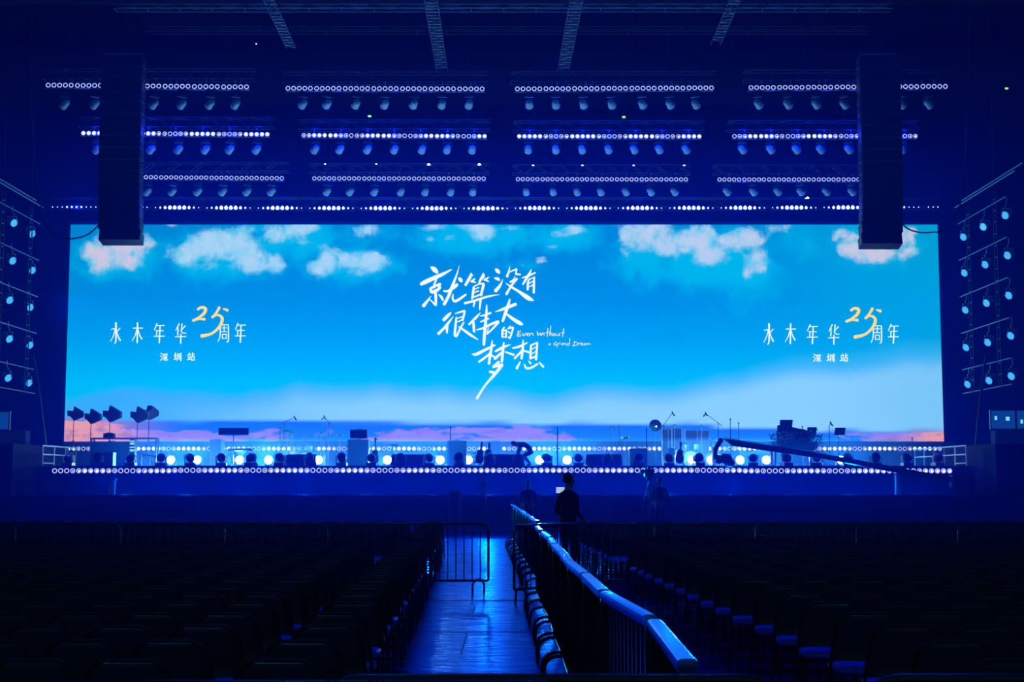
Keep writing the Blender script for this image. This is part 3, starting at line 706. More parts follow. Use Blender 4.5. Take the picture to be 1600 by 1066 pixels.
# ================================================================== line arrays
def line_array(u0, u1, side, vb, lb):
    Y = 48.0; a, c = P(u0, 85, Y), P(u1, 85, Y); wd = c.x - a.x; top = a.z; bot = P(u0, vb, Y).z
    n = 16; mh = (top - bot) / n * 1.004
    box = MB().prism([(-.29, -mh / 2 + .006), (.29, -mh / 2 + .03), (.29, mh / 2 - .03), (-.29, mh / 2 - .006)], -wd / 2, wd / 2, 'black', 'x').mesh('speaker_box')
    gr = MB().box((0, -.30, 0), (wd - .03, .015, mh - .03), 'grille').mesh('grille')
    fk = MB()
    for z in (-.11, .0, .11): fk.box((0, 0.02, z), (.012, .44, .05), 'flank')
    fk.box((0, -.2, 0), (.016, .06, mh - .05), 'flank')
    fk = fk.mesh('flank_plate')
    e = thing('line_array', lb, 'speaker', ((a.x + c.x) / 2, Y, top), group='hanging speaker arrays')
    z, y, ang = 0.0, 0.30, 0.0
    for i in range(n):
        if i >= n - 6: ang += R(2.3)
        z -= mh / 2 * math.cos(ang); y += mh / 2 * math.sin(ang)
        add_part(e, ('speaker_box', box, (0, y, z), (-ang, 0, 0), [('grille', gr), ('flank_plate', fk, (wd / 2 + .004, 0, 0)), ('flank_plate', fk, (-wd / 2 - .004, 0, 0))]))
        z -= mh / 2 * math.cos(ang); y += mh / 2 * math.sin(ang)
    add_part(e, ('rigging_frame', MB().box((0, .3, .1), (wd * .9, .5, .08), 'black').box((0, .3, .2), (.12, .9, .12), 'black').mesh('rigging_frame')))
    hc = MB().tube([(0, 0, .2), (0, 0, 25.97 - top)], .02, 'black', 6).mesh('hoist_chain')
    for q in (0.0, 0.6): add_part(e, ('hoist_chain', hc, (0, q, 0)))
    return e
line_array(158.5, 222, 1, 376, 'tall black line array of speakers hanging on the left')
line_array(1343.5, 1406, -1, 382, 'tall black line array of speakers hanging on the right')
def cable(name, pts, r, label, cat='cable', m='black'):
    t = []
    for i in range(len(pts) - 1):
        p0, p1, p2, p3 = (Vector(pts[max(i - 1, 0)]), Vector(pts[i]), Vector(pts[i + 1]), Vector(pts[min(i + 2, len(pts) - 1)]))
        for k in range(6):
            s = k / 6; t.append(0.5 * (2 * p1 + (p2 - p0) * s + (2 * p0 - 5 * p1 + 4 * p2 - p3) * s * s + (-p0 + 3 * p1 - 3 * p2 + p3) * s ** 3))
    t.append(Vector(pts[-1]))
    return tag(obj(name, MB().tube(t, r, m, 6).mesh(name, True)), label, cat)
cable('hanging_cable', [P(178, 300, 48.9), P(168, 335, 48.9), P(154, 352, 48.9), P(138, 366, 48.9), P(120, 372, 48.9), P(100, 371, 48.9), P(70, 345, 48.9), P(50, 200, 48.9), P(48, 20, 48.9)], 0.026, 'black cable sagging from the left speaker array')
cable('hanging_cable', [P(1390, 300, 48.9), P(1402, 335, 48.9), P(1412, 352, 48.9), P(1424, 360, 48.9), P(1440, 363.5, 48.9), P(1456, 363, 48.9), P(1475, 358, 48.9), P(1500, 320, 48.9), P(1512, 200, 48.9), P(1515, 20, 48.9)], 0.026, 'black cable sagging from the right speaker array')

# ================================================================== side lighting towers
def tower(side, xs, label):
    """Frame of ladder uprights and pipes along Y at x = xs, its lamps are things of their own."""
    Yu = (57.0, 53.8) if side > 0 else (57.2, 54.0)
    zt, zb = P(1521, 322, 57).z, P(1521, 612, 57).z
    up = MB(); Lz = zt - zb
    for q in (-.16, .16): up.tube([(0, q, 0), (0, q, Lz)], .024, 'darktruss', 6)
    for i in range(int(Lz / .45) + 1): up.tube([(0, -.16, i * .45), (0, .16, i * .45)], .014, 'alu', 5)
    up = up.mesh('upright'); parts = [('upright', up, (0, y, zb)) for y in Yu]
    pipe = MB().tube([(0, 52.6, 0), (0, 58.3, 0)], .022, 'alu', 6).mesh('pipe')
    for k in range(6):
        zz = P(1508, 370 + 57.6 * k, 57.8).z + .62 if k < 5 else zb
        parts.append(('pipe', pipe, (0, 0, zz)))
    parts.append(('top_pipe', MB().tube([(0, 51.5, 0), (0, 58.6, 0)], .03, 'alu', 6).mesh('top_pipe'), (0, 0, zt + .25)))
    parts.append(('top_pipe', MB().tube([(0, 51.5, 0), (0, 58.6, 0)], .03, 'alu', 6).mesh('top_pipe'), (.3 * side, 0, zt + .55)))
    hc = MB().tube([(0, 0, 0), (0, 0, 25.97 - zt - .25)], .014, 'black', 5).mesh('hoist_chain')
    for y in Yu: parts.append(('hoist_chain', hc, (0, y, zt + .25)))
    return thing('lighting_tower', label, 'truss', (xs, 0, 0), parts=parts)
tower(1, 18.52, 'hanging frame of ladder trusses right of the screen holding wash lamps')
tower(-1, -19.6, 'hanging frame of ladder trusses left of the screen holding wash lamps')
WB = MB().box((0, 0, .24), (.12, .12, .1), 'casing').tube([(0, 0, .3), (0, 0, .55)], .02, 'alu', 5).mesh('clamp')
WY = MB().tube([(-.15, 0, .2), (-.17, 0, .1), (-.17, 0, -.02)], .02, 'headshell', 5).tube([(.15, 0, .2), (.17, 0, .1), (.17, 0, -.02)], .02, 'headshell', 5).box((0, 0, .2), (.32, .06, .04), 'headshell').mesh('yoke')
WH = MB().lathe([(.07, .16), (.12, .12), (.14, -.05), (.15, -.12)], 'headshell', 14).mesh('head', True)
wl = MB().lathe([(.14, -.121), (.135, -.128)], 'wash', 16)
for k in range(12):
    a = 2 * PI * k / 12; wl.lathe([(.012, -.129), (.010, -.131)], 'lensdark', 6, (.105 * math.cos(a), .105 * math.sin(a), 0))
for k in range(6):
    a = 2 * PI * k / 6; wl.lathe([(.012, -.129), (.010, -.131)], 'lensdark', 6, (.055 * math.cos(a), .055 * math.sin(a), 0))
WL = wl.mesh('lens')
GRID = {1: [[(1508, 370), (1509.5, 426), (1511, 484), (1512, 542.5), (1514.5, 600)], [(1539, 354), (1542, 413), (1544, 473), (1546, 534.5), (1548, 594)], [(1573.5, 336), (1577, 398.5), (1579, 461), (1582, 524), (1583, 587)]],
        -1: [[(47.5, 365), (48, 422), (44.5, 480), (44, 539), (42.5, 598)], [(19, 348), (17, 407), (12.5, 468.5), (12, 529), (10, 590)]]}
CN = ['inner', 'middle', 'outer']
for sd in (1, -1):
    for ci, colm in enumerate(GRID[sd]):
        Y = (57.8, 55.3, 53.2)[ci]
        for ri, (u, v) in enumerate(colm):
            q = P(u, v - 1, Y)
            cn = CN[ci] if sd > 0 else ('inner', 'outer')[ci]
            h = Matrix.Rotation(R(0), 3, 'X')
            d = Vector((-.78 * sd, -.52, -.42)).normalized(); rot = (-d).to_track_quat('Z', 'Y').to_euler()
            e = thing('wash_light', f'cyan lit wash lamp, {ORD[ri]} from top in the {cn} column of the {"right" if sd > 0 else "left"} tower', 'light', q, group='wash lamps on the side towers',
                      parts=[('clamp', WB, (0, 0, .05)), ('yoke', WY, (0, 0, .0)), ('head', WH, (0, 0, 0), rot, [('lens', WL)])])
            e.scale = (1.08,) * 3
    lamp('wash_light_beam', 'SPOT', (17.5 * sd - .5, 55, 9), P_TOWER * 60, AZURE, .3, Vector((-.9 * sd, .1, -.5)).to_track_quat('-Z', 'Y').to_euler(), R(110))

# ================================================================== booths beside the stage
def booth(u0, u1, v0, v1, Y, label, lamps=(), name='booth_window'):
    a, c = P(u0, v1, Y), P(u1, v0, Y); wd, h = c.x - a.x, c.z - a.z
    fr = MB()
    for x in (0, wd): fr.box((x, 0, h / 2), (.06, .1, h), 'alu')
    for z in (0, h): fr.box((wd / 2, 0, z), (wd, .1, .06), 'darktruss')
    parts = [('glass_pane', MB().box((wd / 2, .03, h / 2), (wd, .02, h), 'boothglass').mesh('glass_pane')), ('frame', fr.mesh('frame'))]
    for (u, v, s) in lamps:
        q = P(u, v, Y) - a; parts.append(('lamp', MB().box((q.x, -.04, q.z), (.09 * s, .04, .16), 'boothlamp').mesh('lamp')))
    thing(name, label, 'window', a, parts=parts)
booth(1548, 1586, 641, 671, 60, 'lit booth window with small lamps right of the stage', [(1555.5, 653.5, 1), (1574, 654.5, 1.6)])
booth(1588, 1626, 641, 671, 60, 'lit booth window at the right edge of the picture', [(1596, 659, 1)])
booth(-22, 15.5, 643, 672, 60, 'lit booth window at the left edge of the picture')
for sd, u in ((-1, 5), (1, 1590)):
    q = P(u, 682, 60)
    struct('trim_1' if sd < 0 else 'trim_2', MB().box((q.x + .4 * sd, 60.4, P(u, 672, 60).z / 2), (2.6, .6, P(u, 672, 60).z - .04), 'wall'))

def mast(pts, label):
    p = [Vector(q) for q in pts]
    e = thing('leaning_mast', label, 'pole', p[0])
    add_part(e, ('pole', MB().tube([q - p[0] for q in p], [.07, .06, .05], 'black', 8).mesh('pole')))
    add_part(e, ('foot_plate', MB().box((0, 0, .03), (.5, .5, .06), 'black').mesh('foot_plate')))
zw = P(40, 693, 50).z
mast([(-18.0, 55, zw), (-18.3, 55, 5), (-18.6, 55, 6.6)], 'dark leaning mast at the left wing')
mast([(17.9, 55, zw), (18.15, 55, 5), (18.4, 55, 6.6)], 'dark leaning mast at the right wing')

# ================================================================== on the stage
UPL = [107, 152, 204, 251, 297, 346, 392, 438, 484, 534, 580, 626, 670, 717, 765, 810, 854, 904, 950, 997, 1045, 1091, 1136, 1177, 1229, 1277, 1325, 1369, 1417, 1465]
FB = MB().box((0, 0, .06), (.38, .32, .12), 'casing').mesh('base')
FY = MB().tube([(-.19, 0, .12), (-.21, 0, .34), (-.17, 0, .38)], .024, 'headshell', 6).tube([(.19, 0, .12), (.21, 0, .34), (.17, 0, .38)], .024, 'headshell', 6).mesh('yoke')
FH = MB().lathe([(.10, -.18), (.15, -.14), (.165, .06), (.15, .16)], 'casing', 12).mesh('head', True)
for i, u in enumerate(UPL):
    q = P(u, 729, YF + .75); q.z = ZD
    t = random.uniform(55, 100); s = 1 if i % 2 else -1
    thing('floor_moving_head', f'dark moving head lamp standing on the stage front, {ORD[i]} from left', 'light', q, (0, 0, R(random.uniform(-25, 25))), 'moving heads along the stage front',
          [('base', FB), ('yoke', FY), ('head', FH, (0, 0, .30), (R(t) * s, 0, 0), [('lens', MB().lathe([(.135, .161), (.13, .165)], 'lensdark', 12).mesh('lens'))])])
# prompters
for i, (u0, u1) in enumerate(((447, 493), (612, 664), (764, 818), (916, 971))):
    Y = YF + 1.5; a, c = P(u0, 729, Y), P(u1, 710, Y); wd = c.x - a.x; h = c.z - ZD
    body = MB().prism([(0.0, 0), (.5, 0), (.35, h * .7), (.18, h)], .03, wd - .03, 'black', 'x').mesh('body')
    pl = MB().prism([(0, h), (wd, h), (wd + .04, 0.04), (-.04, 0.04)], -.02, .02, 'black').mesh('back_panel')
    thing('prompter', f'wide black prompter wedge on the stage, {ORD[i]} from left', 'monitor', (a.x, Y, ZD), group='prompter wedges', parts=[('body', body), ('back_panel', pl, (0, .0, 0), (R(-14), 0, 0))])

# floor beam lamps that shine into the audience
FLU = [269, 310, 376, 421, 499, 606, 688, 732, 843, 886, 1080, 1110, 1155, 1196, 1312]
PC = MB().lathe([(.10, -.16), (.15, -.10), (.16, .10)], 'casing', 14).mesh('can', True)
PL = MB().lathe([(.158, .09), (.17, .115), (.15, .14), (.08, .16)], 'flare', 16).mesh('lens')
PS = MB().tube([(-.17, 0, -.26), (-.18, 0, 0)], .014, 'casing', 5).tube([(.17, 0, -.26), (.18, 0, 0)], .014, 'casing', 5).box((0, 0, -.27), (.4, .22, .03), 'casing').mesh('floor_bracket')
for i, u in enumerate(FLU):
    q = P(u, 718.5, 58.5); q.z = ZD + .29
    big = u in (269, 421, 606, 688, 886, 1155, 376, 843)
    e = thing('beam_lamp', f'glaring white beam lamp on the stage floor, {ORD[i]} from left', 'light', q, (0, 0, -q.x / 58.5 * -1), 'glaring floor lamps', [('floor_bracket', PS), ('can', PC, (0, 0, 0), (R(84), 0, 0), [('lens', PL)])])
    lamp('beam_lamp_light', 'POINT', (q.x, q.y - .35, q.z + .05), P_FLOOR * (1.5 if big else .7), (.12, .46, 1.0), .14)

# amplifiers, cabinets
def cab(u0, u1, v0, Y, dep, name, label, cat, top=None, m='black', zb=ZD):
    a, c = P(u0, v0, Y), P(u1, v0, Y); wd = c.x - a.x; h = a.z - zb
    fr = MB()
    for x in (0.02, wd - .02): fr.box((x, -.005, h / 2), (.03, .03, h), 'casing')
    for z in (.02, h - .02): fr.box((wd / 2, -.005, z), (wd, .03, .03), 'casing')
    parts = [('box', MB().box((wd / 2, dep / 2 + .012, h / 2), (wd, dep, h), m).mesh('box')), ('grille', MB().box((wd / 2, .0, h / 2), (wd - .08, .02, h - .08), 'grille').mesh('grille')), ('edge_trim', fr.mesh('edge_trim')),
             ('handle', MB().tube([(wd / 2 - .1, dep / 2, h), (wd / 2 - .1, dep / 2, h + .03), (wd / 2 + .1, dep / 2, h + .03), (wd / 2 + .1, dep / 2, h)], .012, 'casing', 5).mesh('handle'))]
    return thing(name, label, cat, (a.x, Y, zb), parts=parts), (a.x, wd, h)
_, (ax, wd, h1) = cab(543, 576, 687, 57, .5, 'amplifier_cabinet', 'tall dark amplifier cabinet left of the centre microphones', 'amplifier')
cab(547, 573.5, 671.5, 57.05, .4, 'guitar_amplifier', 'narrower amplifier box on top of the tall cabinet', 'amplifier', zb=ZD + h1 + .045)
cab(699, 729, 689, 57.5, .5, 'amplifier_cabinet', 'square dark amplifier cabinet behind the second microphone stand', 'amplifier')
cab(762, 783, 689.5, 60.5, .6, 'amplifier_cabinet', 'dark amplifier cabinet just right of the two leaning guitars', 'amplifier')
cab(984, 1011, 701, 56.5, .5, 'amplifier_cabinet', 'low blue-lit cabinet beside the right-hand drums', 'amplifier')
cab(328, 346, 687, 58.5, .7, 'equipment_rack', 'tall dark equipment rack left of the keyboard', 'rack')
cab(143, 202, 690, 57.2, .7, 'mixing_desk_case', 'broad dark console case at the left of the stage', 'case')
cab(90, 102, 697, 59.6, .5, 'side_fill_speaker', 'dark side fill speaker by the left railing', 'speaker')
_, _q = cab(162, 177, 707, 55.2, .4, 'flight_case', 'small dark case in front of the console', 'case')
# rack of lit equipment
q = P(202.5, 718, 56.9); e = thing('lit_rack', 'narrow rack with white lit equipment beside the console', 'rack', (q.x, 56.9, ZD))
add_part(e, ('case', MB().box((.09, .2, .55), (.2, .4, 1.1), 'black').mesh('case')))
for k, z in enumerate((.25, .40, .52, .66, .78, .93, 1.03)): add_part(e, ('lit_unit', MB().box((.09, -.01, z), (.16, .02, .05 + .03 * (k % 2)), 'boothlamp').mesh('lit_unit')))
# table frame with box over the console
q0, q1 = P(144, 685.5, 58), P(247, 685.5, 58); L = q1.x - q0.x; zz = q0.z - ZD
tf = thing('console_canopy', 'dark table frame standing over the console', 'table', (q0.x, 58, ZD))
add_part(tf, ('top_rail', MB().box((L / 2, 0, zz), (L, .5, .06), 'black').mesh('top_rail')))
lg = MB().box((0, 0, zz / 2), (.06, .06, zz), 'black').mesh('leg')
for x, y in ((.03, -.2), (L - .03, -.2), (.03, .2), (L - .03, .2)): add_part(tf, ('leg', lg, (x, y, 0)))
qb = P(162, 684.5, 57.9); tag(obj('control_box', MB().box((.2, 0, .09), (.4, .36, .18), 'black').box((.2, -.19, .09), (.34, .02, .12), 'casing').box((.2, 0, .19), (.2, .2, .03), 'casing').mesh('control_box'), None, (qb.x, 58, ZD + zz + .03)), 'small dark control box on the console table frame', 'box')
# low rail by the console
q0 = P(220, 729, 55.5); q1 = P(247, 729, 55.5); L = q1.x - q0.x
e = thing('low_railing', 'short white railing beside the lit rack', 'railing', (q0.x, 55.5, ZD))
add_part(e, ('rail', MB().tube([(0, 0, .47), (L, 0, .40)], .022, 'white', 6).mesh('rail')))
pst = MB().tube([(0, 0, 0), (0, 0, .45)], .02, 'white', 6).mesh('post')
for x in (0.02, L / 2, L - .02): add_part(e, ('post', pst, (x, 0, 0)))

# five photo lamps on stands
def flag_lamp(u, v, Y, lb, turn, s=1.0):
    q = P(u, v, Y); h = q.z - Zr if Y > 62.9 and Y < 65.5 else q.z - ZD
    zb = q.z - h
    sh = MB(); a = 0.16 * s; l = 0.62 * s
    ring0 = [(0.0, y, z) for y, z in ((-a, -a), (a, -a), (a, a), (-a, a))]
    # square horn opening to one side
    sh.prism([(-.16 * s, -.10 * s), (.02 * s, -.30 * s), (.42 * s, -.12 * s), (.42 * s, .10 * s), (.02 * s, .34 * s), (-.02 * s, .12 * s), (-.16 * s, .12 * s)], -.17 * s, .17 * s, 'black')
    bk = MB().lathe([(.07 * s, -.12 * s), (.09 * s, .12 * s)], 'casing', 10, (-.20 * s, 0, .02)).mesh('lamp_house')
    thing('photo_lamp', lb, 'light', (q.x, Y, zb), (0, 0, turn), 'photo lamps on stands', [('stand', MB().tube([(0, 0, 0), (0, 0, h - .25 * s)], [.02, .014], 'black', 6).box((0, 0, h * .5), (.06, .06, .06), 'black').mesh('stand')),
        ('shade', sh.mesh('shade'), (0, 0, h)), ('lamp_house', bk, (0, 0, h)), ('foot', MB().tube([(-.3, -.2, .02), (0, 0, .14), (.3, -.2, .02)], .014, 'black', 5).tube([(0, 0, .14), (0, .32, .02)], .014, 'black', 5).mesh('foot'))])
for (u, v, Y, lb, t, s) in ((115.5, 647, 60, 'dark cone-shaped photo lamp on a stand, leftmost of the five', .2, .95), (142.5, 651.5, 60, 'dark cone-shaped photo lamp on a stand, second of the five', 0, 1.0), (172, 647.5, 59.5, 'dark cone-shaped photo lamp on a stand, middle of the five', 0, 1.08),
                            (215, 649, 59.5, 'dark cone-shaped photo lamp on a stand, fourth of the five', 0, 1.08), (233, 645.5, 61.5, 'paler cone-shaped photo lamp on a stand, rightmost of the five', .9, .95)):
    flag_lamp(u, v, Y, lb, t, s)

# microphone stands
def mic_stand(u, v, Y, lb, boom=None, base=.16, r=.014, thick=False):
    q = P(u, v, Y); h = q.z - ZD; parts = [('base', MB().lathe([(base, 0), (base, .03), (.03, .05)], 'casing', 14).mesh('base'))]
    if boom is None:
        parts.append(('pole', MB().tube([(0, 0, .03), (0, 0, h * .55), (0, 0, h - .1)], [r * 1.5, r * 1.2, r], 'casing', 6).mesh('pole')))
        parts.append(('microphone', MB().tube([(0, 0, h - .12), (0, -.02, h - .03)], [.016, .02], 'casing', 6).ball((0, -.025, h), .034, 'casing').mesh('microphone')))
    else:
        bx, bz = boom
        parts.append(('pole', MB().tube([(0, 0, .03), (0, 0, h)], [r * 1.4, r], 'casing', 6).mesh('pole')))
        parts.append(('boom_arm', MB().tube([(-bx * .35, 0, h - bz * .35), (bx, 0, h + bz)], r * .9, 'casing', 6).mesh('boom_arm')))
        parts.append(('microphone', MB().tube([(bx, 0, h + bz), (bx + .1 * (1 if bx < 0 else -1) * -1, -.03, h + bz - .12)], [.022, .03], 'casing', 6).tube([(bx - .02, 0, h + bz + .06), (bx + .06, 0, h + bz - .1)], .03, 'casing', 6).mesh('microphone')))
    return thing('microphone_stand', lb, 'microphone', (q.x, Y, ZD), group='microphone stands', parts=parts)
mic_stand(871, 669, 54.5, 'straight microphone stand with round base at the middle of the stage', base=.26, r=.02)
mic_stand(704, 668, 55.5, 'straight microphone stand in front of the square amplifier', r=.017)
mic_stand(1010, 670.5, 55, 'straight microphone stand in front of the low blue-lit cabinet', r=.017)
mic_stand(967, 665.5, 58.5, 'thin microphone stand right of the last prompter')
mic_stand(953, 667, 59.5, 'thin stand with a short cross bar left of the low cabinet', boom=(.1, 0), r=.012)
mic_stand(1141, 655, 57, 'tall microphone stand with bent microphone right of the drums', r=.014)
mic_stand(1154, 661.5, 58, 'tall slim microphone stand left of the piano')
mic_stand(1253.5, 667, 59, 'microphone stand rising behind the piano lid')
mic_stand(1295.5, 666, 57, 'microphone stand between the two music stands', boom=(.06, .12))
mic_stand(1037, 664, 58, 'boom microphone reaching over the right-hand drums from the left', boom=(.36, .48))
mic_stand(1122, 661, 58, 'boom microphone reaching over the right-hand drums from the right', boom=(-.5, .38))
mic_stand(444, 660, 59, 'boom microphone reaching over the left drums from the left', boom=(.42, .2))
mic_stand(514, 660, 59, 'boom microphone reaching over the left drums from the right', boom=(-.2, .22))
mic_stand(438, 668, 60, 'thin microphone stand left of the left drums')
mic_stand(1425, 684.5, 57, 'short dark stand at the far right of the stage')

# music stands
def music_stand(u, v, Y, wd, h, lb, tilt, skew=.0):
    q = P(u, v, Y); z = q.z - ZD
    desk = MB().prism([(-wd / 2 + skew, -h / 2), (wd / 2 - .03 + skew, -h / 2), (wd / 2 + skew * 2, h / 2), (-wd / 2 + .03 + skew * 2, h / 2)], -.012, .012, 'casing').mesh('desk')
    thing('music_stand', lb, 'music stand', (q.x, Y, ZD), group='music stands', parts=[('desk', desk, (0, 0, z), (R(-20), 0, 0)), ('ledge', MB().box((skew * .5, -.08, z - h / 2), (wd * .9, .08, .02), 'casing').mesh('ledge')), ('pole', MB().tube([(0, 0, .05), (0, 0.03, z - h * .3)], .014, 'casing', 6).mesh('pole')),
        ('foot', MB().tube([(-.25, -.15, .01), (0, 0, .12), (.25, -.15, .01)], .012, 'casing', 5).tube([(0, 0, .12), (0, .28, .01)], .012, 'casing', 5).mesh('foot'))])
music_stand(1310, 674.3, 56.5, .44, .30, 'music stand with broad dark desk, right of the piano', 0, .04)
music_stand(1266, 673, 58.5, .42, .30, 'music stand peeking out behind the piano', 0, .04)
music_stand(613, 695.5, 56.5, .5, .05, 'low keyboard-like tray stand left of the second prompter', 0, 0)
music_stand(737, 708.5, 57, .42, .04, 'low small tray stand beside the square amplifier', 0, 0)

# keyboard with a big board over it
q = P(376, 711, 57.5)
e = thing('keyboard', 'keyboard on a stand with a wide raised board, left part of the stage', 'keyboard', (q.x, 57.5, ZD))
zk = P(376, 703, 57.5).z - ZD
add_part(e, ('key_bed', MB().box((0, 0, zk), (1.0, .32, .09), 'black').mesh('key_bed')))
add_part(e, ('keys', MB().box((0, .05, zk + .05), (.92, .14, .015), 'skinhead').mesh('keys')))
for s in (-1, 1): add_part(e, ('leg', MB().tube([(-.35 * s, 0, 0), (.3 * s, 0, zk - .03)], .02, 'casing', 6).mesh('leg'), (0, .06 * s, 0)))
zb_ = P(361, 674, 57.5).z - ZD
add_part(e, ('raised_board', MB().box((-.36, .3, zb_), (1.22, .04, .28), 'black').mesh('raised_board')))
add_part(e, ('board_post', MB().tube([(-.36, .32, 0), (-.36, .32, zb_)], .02, 'casing', 6).mesh('board_post')))

# drum kits
def drum(r, l, m='drum', rot=None):
    a = MB().lathe([(r, -l / 2), (r, l / 2)], m, 18, (0, 0, 0), rot); return a.mesh('shell', False)
def drumkit(u, Y, lb, s=1.0, cym=()):
    q = P(u, 720, Y); e = thing('drum_kit', lb, 'drums', (q.x, Y, ZD))
    add_part(e, ('kick_drum', MB().lathe([(.29 * s, -.22), (.29 * s, .22)], 'drum', 20, (0, -.1, .31 * s), RX(PI / 2)).mesh('kick_drum'), None, None, [('drum_head', MB().lathe([(.28 * s, -.225), (.27 * s, -.23)], 'skinhead', 20, (0, -.1, .31 * s), RX(-PI / 2)).mesh('drum_head'))]))
    for x, y, z, r, l in ((-.2, -.05, .78, .16, .22), (.2, -.05, .78, .18, .24)): add_part(e, ('tom', MB().lathe([(r, -l / 2), (r, l / 2)], 'drum', 16, (x * s, y, z * s), RX(R(15))).mesh('tom')))
    add_part(e, ('floor_tom', MB().lathe([(.21 * s, .1), (.21 * s, .5 * s)], 'drum', 16, (.62 * s, .15, 0)).tube([(.45 * s, .15, 0), (.45 * s, .15, .4)], .012, 'alu', 5).tube([(.8 * s, .15, 0), (.8 * s, .15, .4)], .012, 'alu', 5).mesh('floor_tom')))
    add_part(e, ('snare', MB().lathe([(.18 * s, .5 * s), (.18 * s, .64 * s)], 'alu', 16, (-.5 * s, .2, 0)).tube([(-.5 * s, .2, 0), (-.5 * s, .2, .5 * s)], .014, 'alu', 5).mesh('snare')))
    for i, (cu, cv, r, tl, tx) in enumerate(cym):
        p = P(cu, cv, Y + .1 * i - .2); l = Vector((p.x - q.x, .1 * i - .2, p.z - ZD))
        add_part(e, ('cymbal', MB().lathe([(r, 0), (r * .3, .015), (.04, .04)], 'brass', 20).mesh('cymbal'), l, (R(tl), R(tx), 0), []))
        add_part(e, ('cymbal_stand', MB().tube([(l.x, l.y + .02, 0), (l.x, l.y + .02, l.z)], .012, 'alu', 5).tube([(l.x - .2, l.y - .1, 0.01), (l.x, l.y + .02, .3), (l.x + .2, l.y - .1, .01)], .01, 'alu', 5).mesh('cymbal_stand')))
    return e
drumkit(478, 59.5, 'drum kit with cymbals on the left part of the stage', 1.05, ((449, 673.5, .22, 18, 10), (457, 676, .22, 12, -6), (454.5, 680, .13, 5, 0), (502, 677.3, .24, 7, 3), (506, 688, .1, 5, 0), (531, 681, .2, 10, 5)))
drumkit(1078, 59.5, 'drum kit with tall cymbals on the right part of the stage', 1.15, ((1054, 665, .26, 4, 2), (1070, 668.5, .2, 4, -2), (1096, 665.5, .22, 6, 4), (1024, 665, .26, 78, 25), (1115, 686, .16, 12, 0), (1044, 671, .2, 4, 0)))
# percussion rack and drum screens of the right-hand kit
def perc(u0, u1, v0, Y, lb):
    a, c = P(u0, v0, Y), P(u1, v0, Y); wd = c.x - a.x; h = a.z - ZD
    e = thing('percussion_rack', lb, 'percussion', (a.x, Y, ZD))
    add_part(e, ('screen_panel', MB().box((wd / 2, 0, h * .55), (wd, .04, h * .86), 'drum').mesh('screen_panel')))
    add_part(e, ('rack_bar', MB().tube([(0, -.06, h), (wd, -.06, h)], .02, 'alu', 6).mesh('rack_bar')))
    ps = MB().tube([(0, -.06, 0), (0, -.06, h)], .018, 'alu', 6).mesh('post')
    for x in (0.03, wd / 2, wd - .03): add_part(e, ('post', ps, (x, 0, 0)))
perc(1033, 1066, 669, 60.6, 'dark percussion screen rack, left half behind the right drums')
perc(1070, 1108, 672, 60.9, 'dark percussion screen rack, right half behind the right drums')
for j, (u, v, Y, lb) in enumerate(((1049, 699, 57.6, 'pale conga drum in front of the right drums'), (1117, 697, 57.8, 'pale conga drum beside the crane head'))):
    q = P(u, v, Y); h = q.z - ZD
    thing('conga_drum', lb, 'drums', (q.x, Y, ZD), parts=[('shell', MB().lathe([(.11, .02), (.17, h * .6), (.14, h - .02)], 'drum', 14).mesh('shell', True)), ('drum_head', MB().lathe([(.15, h - .03), (.15, h)], 'skinhead', 14).mesh('drum_head'))])
q = P(977, 687, 57.5); e = thing('cymbal_on_stand', 'shiny curved cymbal on a stand by the low cabinet', 'cymbal', (q.x, 57.5, ZD)); hz_ = q.z - ZD
add_part(e, ('cymbal', MB().lathe([(.22, .10), (.12, .02), (.03, 0)], 'brass', 20).mesh('cymbal', True), (0, 0, hz_))); add_part(e, ('stand', MB().tube([(0, 0, 0.02), (0, 0, hz_)], .013, 'alu', 6).mesh('stand'))); add_part(e, ('foot', MB().tube([(-.2, -.1, .01), (0, 0, .3), (.2, -.1, .01)], .01, 'alu', 5).mesh('foot')))

# guitars on stands
def guitar(u, v, Y, lb, lean):
    q = P(u, 729, Y); h = P(u, v, Y).z - ZD
    body = MB().ball((0, 0, .30), (.17, .045, .2), 'wood', 14, 8).ball((0, 0, .52), (.13, .042, .14), 'wood', 14, 8).mesh('body', True)
    neck = MB().box((0, -.02, (.6 + h - .12) / 2), (.05, .03, h - .12 - .5), 'black').mesh('neck')
    hd = MB().box((0, -.01, h - .07), (.08, .025, .17), 'black').mesh('headstock')
    std = MB().tube([(-.16, .1, 0), (0, .12, .34), (.16, .1, 0)], .012, 'casing', 5).tube([(-.1, -.08, .1), (0, .12, .34), (.1, -.08, .1)], .012, 'casing', 5).mesh('stand')
    thing('guitar', lb, 'guitar', (q.x, Y, ZD), (0, R(lean), 0), 'guitars on stands', [('body', body), ('neck', neck), ('headstock', hd), ('stand', std)])
guitar(585, 684.5, 55.5, 'guitar on a stand right of the tall amplifier', 2)
guitar(747, 691, 54.4, 'guitar on a stand leaning right, left one of the centre pair', 9)
guitar(761, 693, 54.4, 'guitar on a stand leaning right, right one of the centre pair', 6)
guitar(1061, 691, 54.4, 'guitar on a stand in front of the right drums', 5)

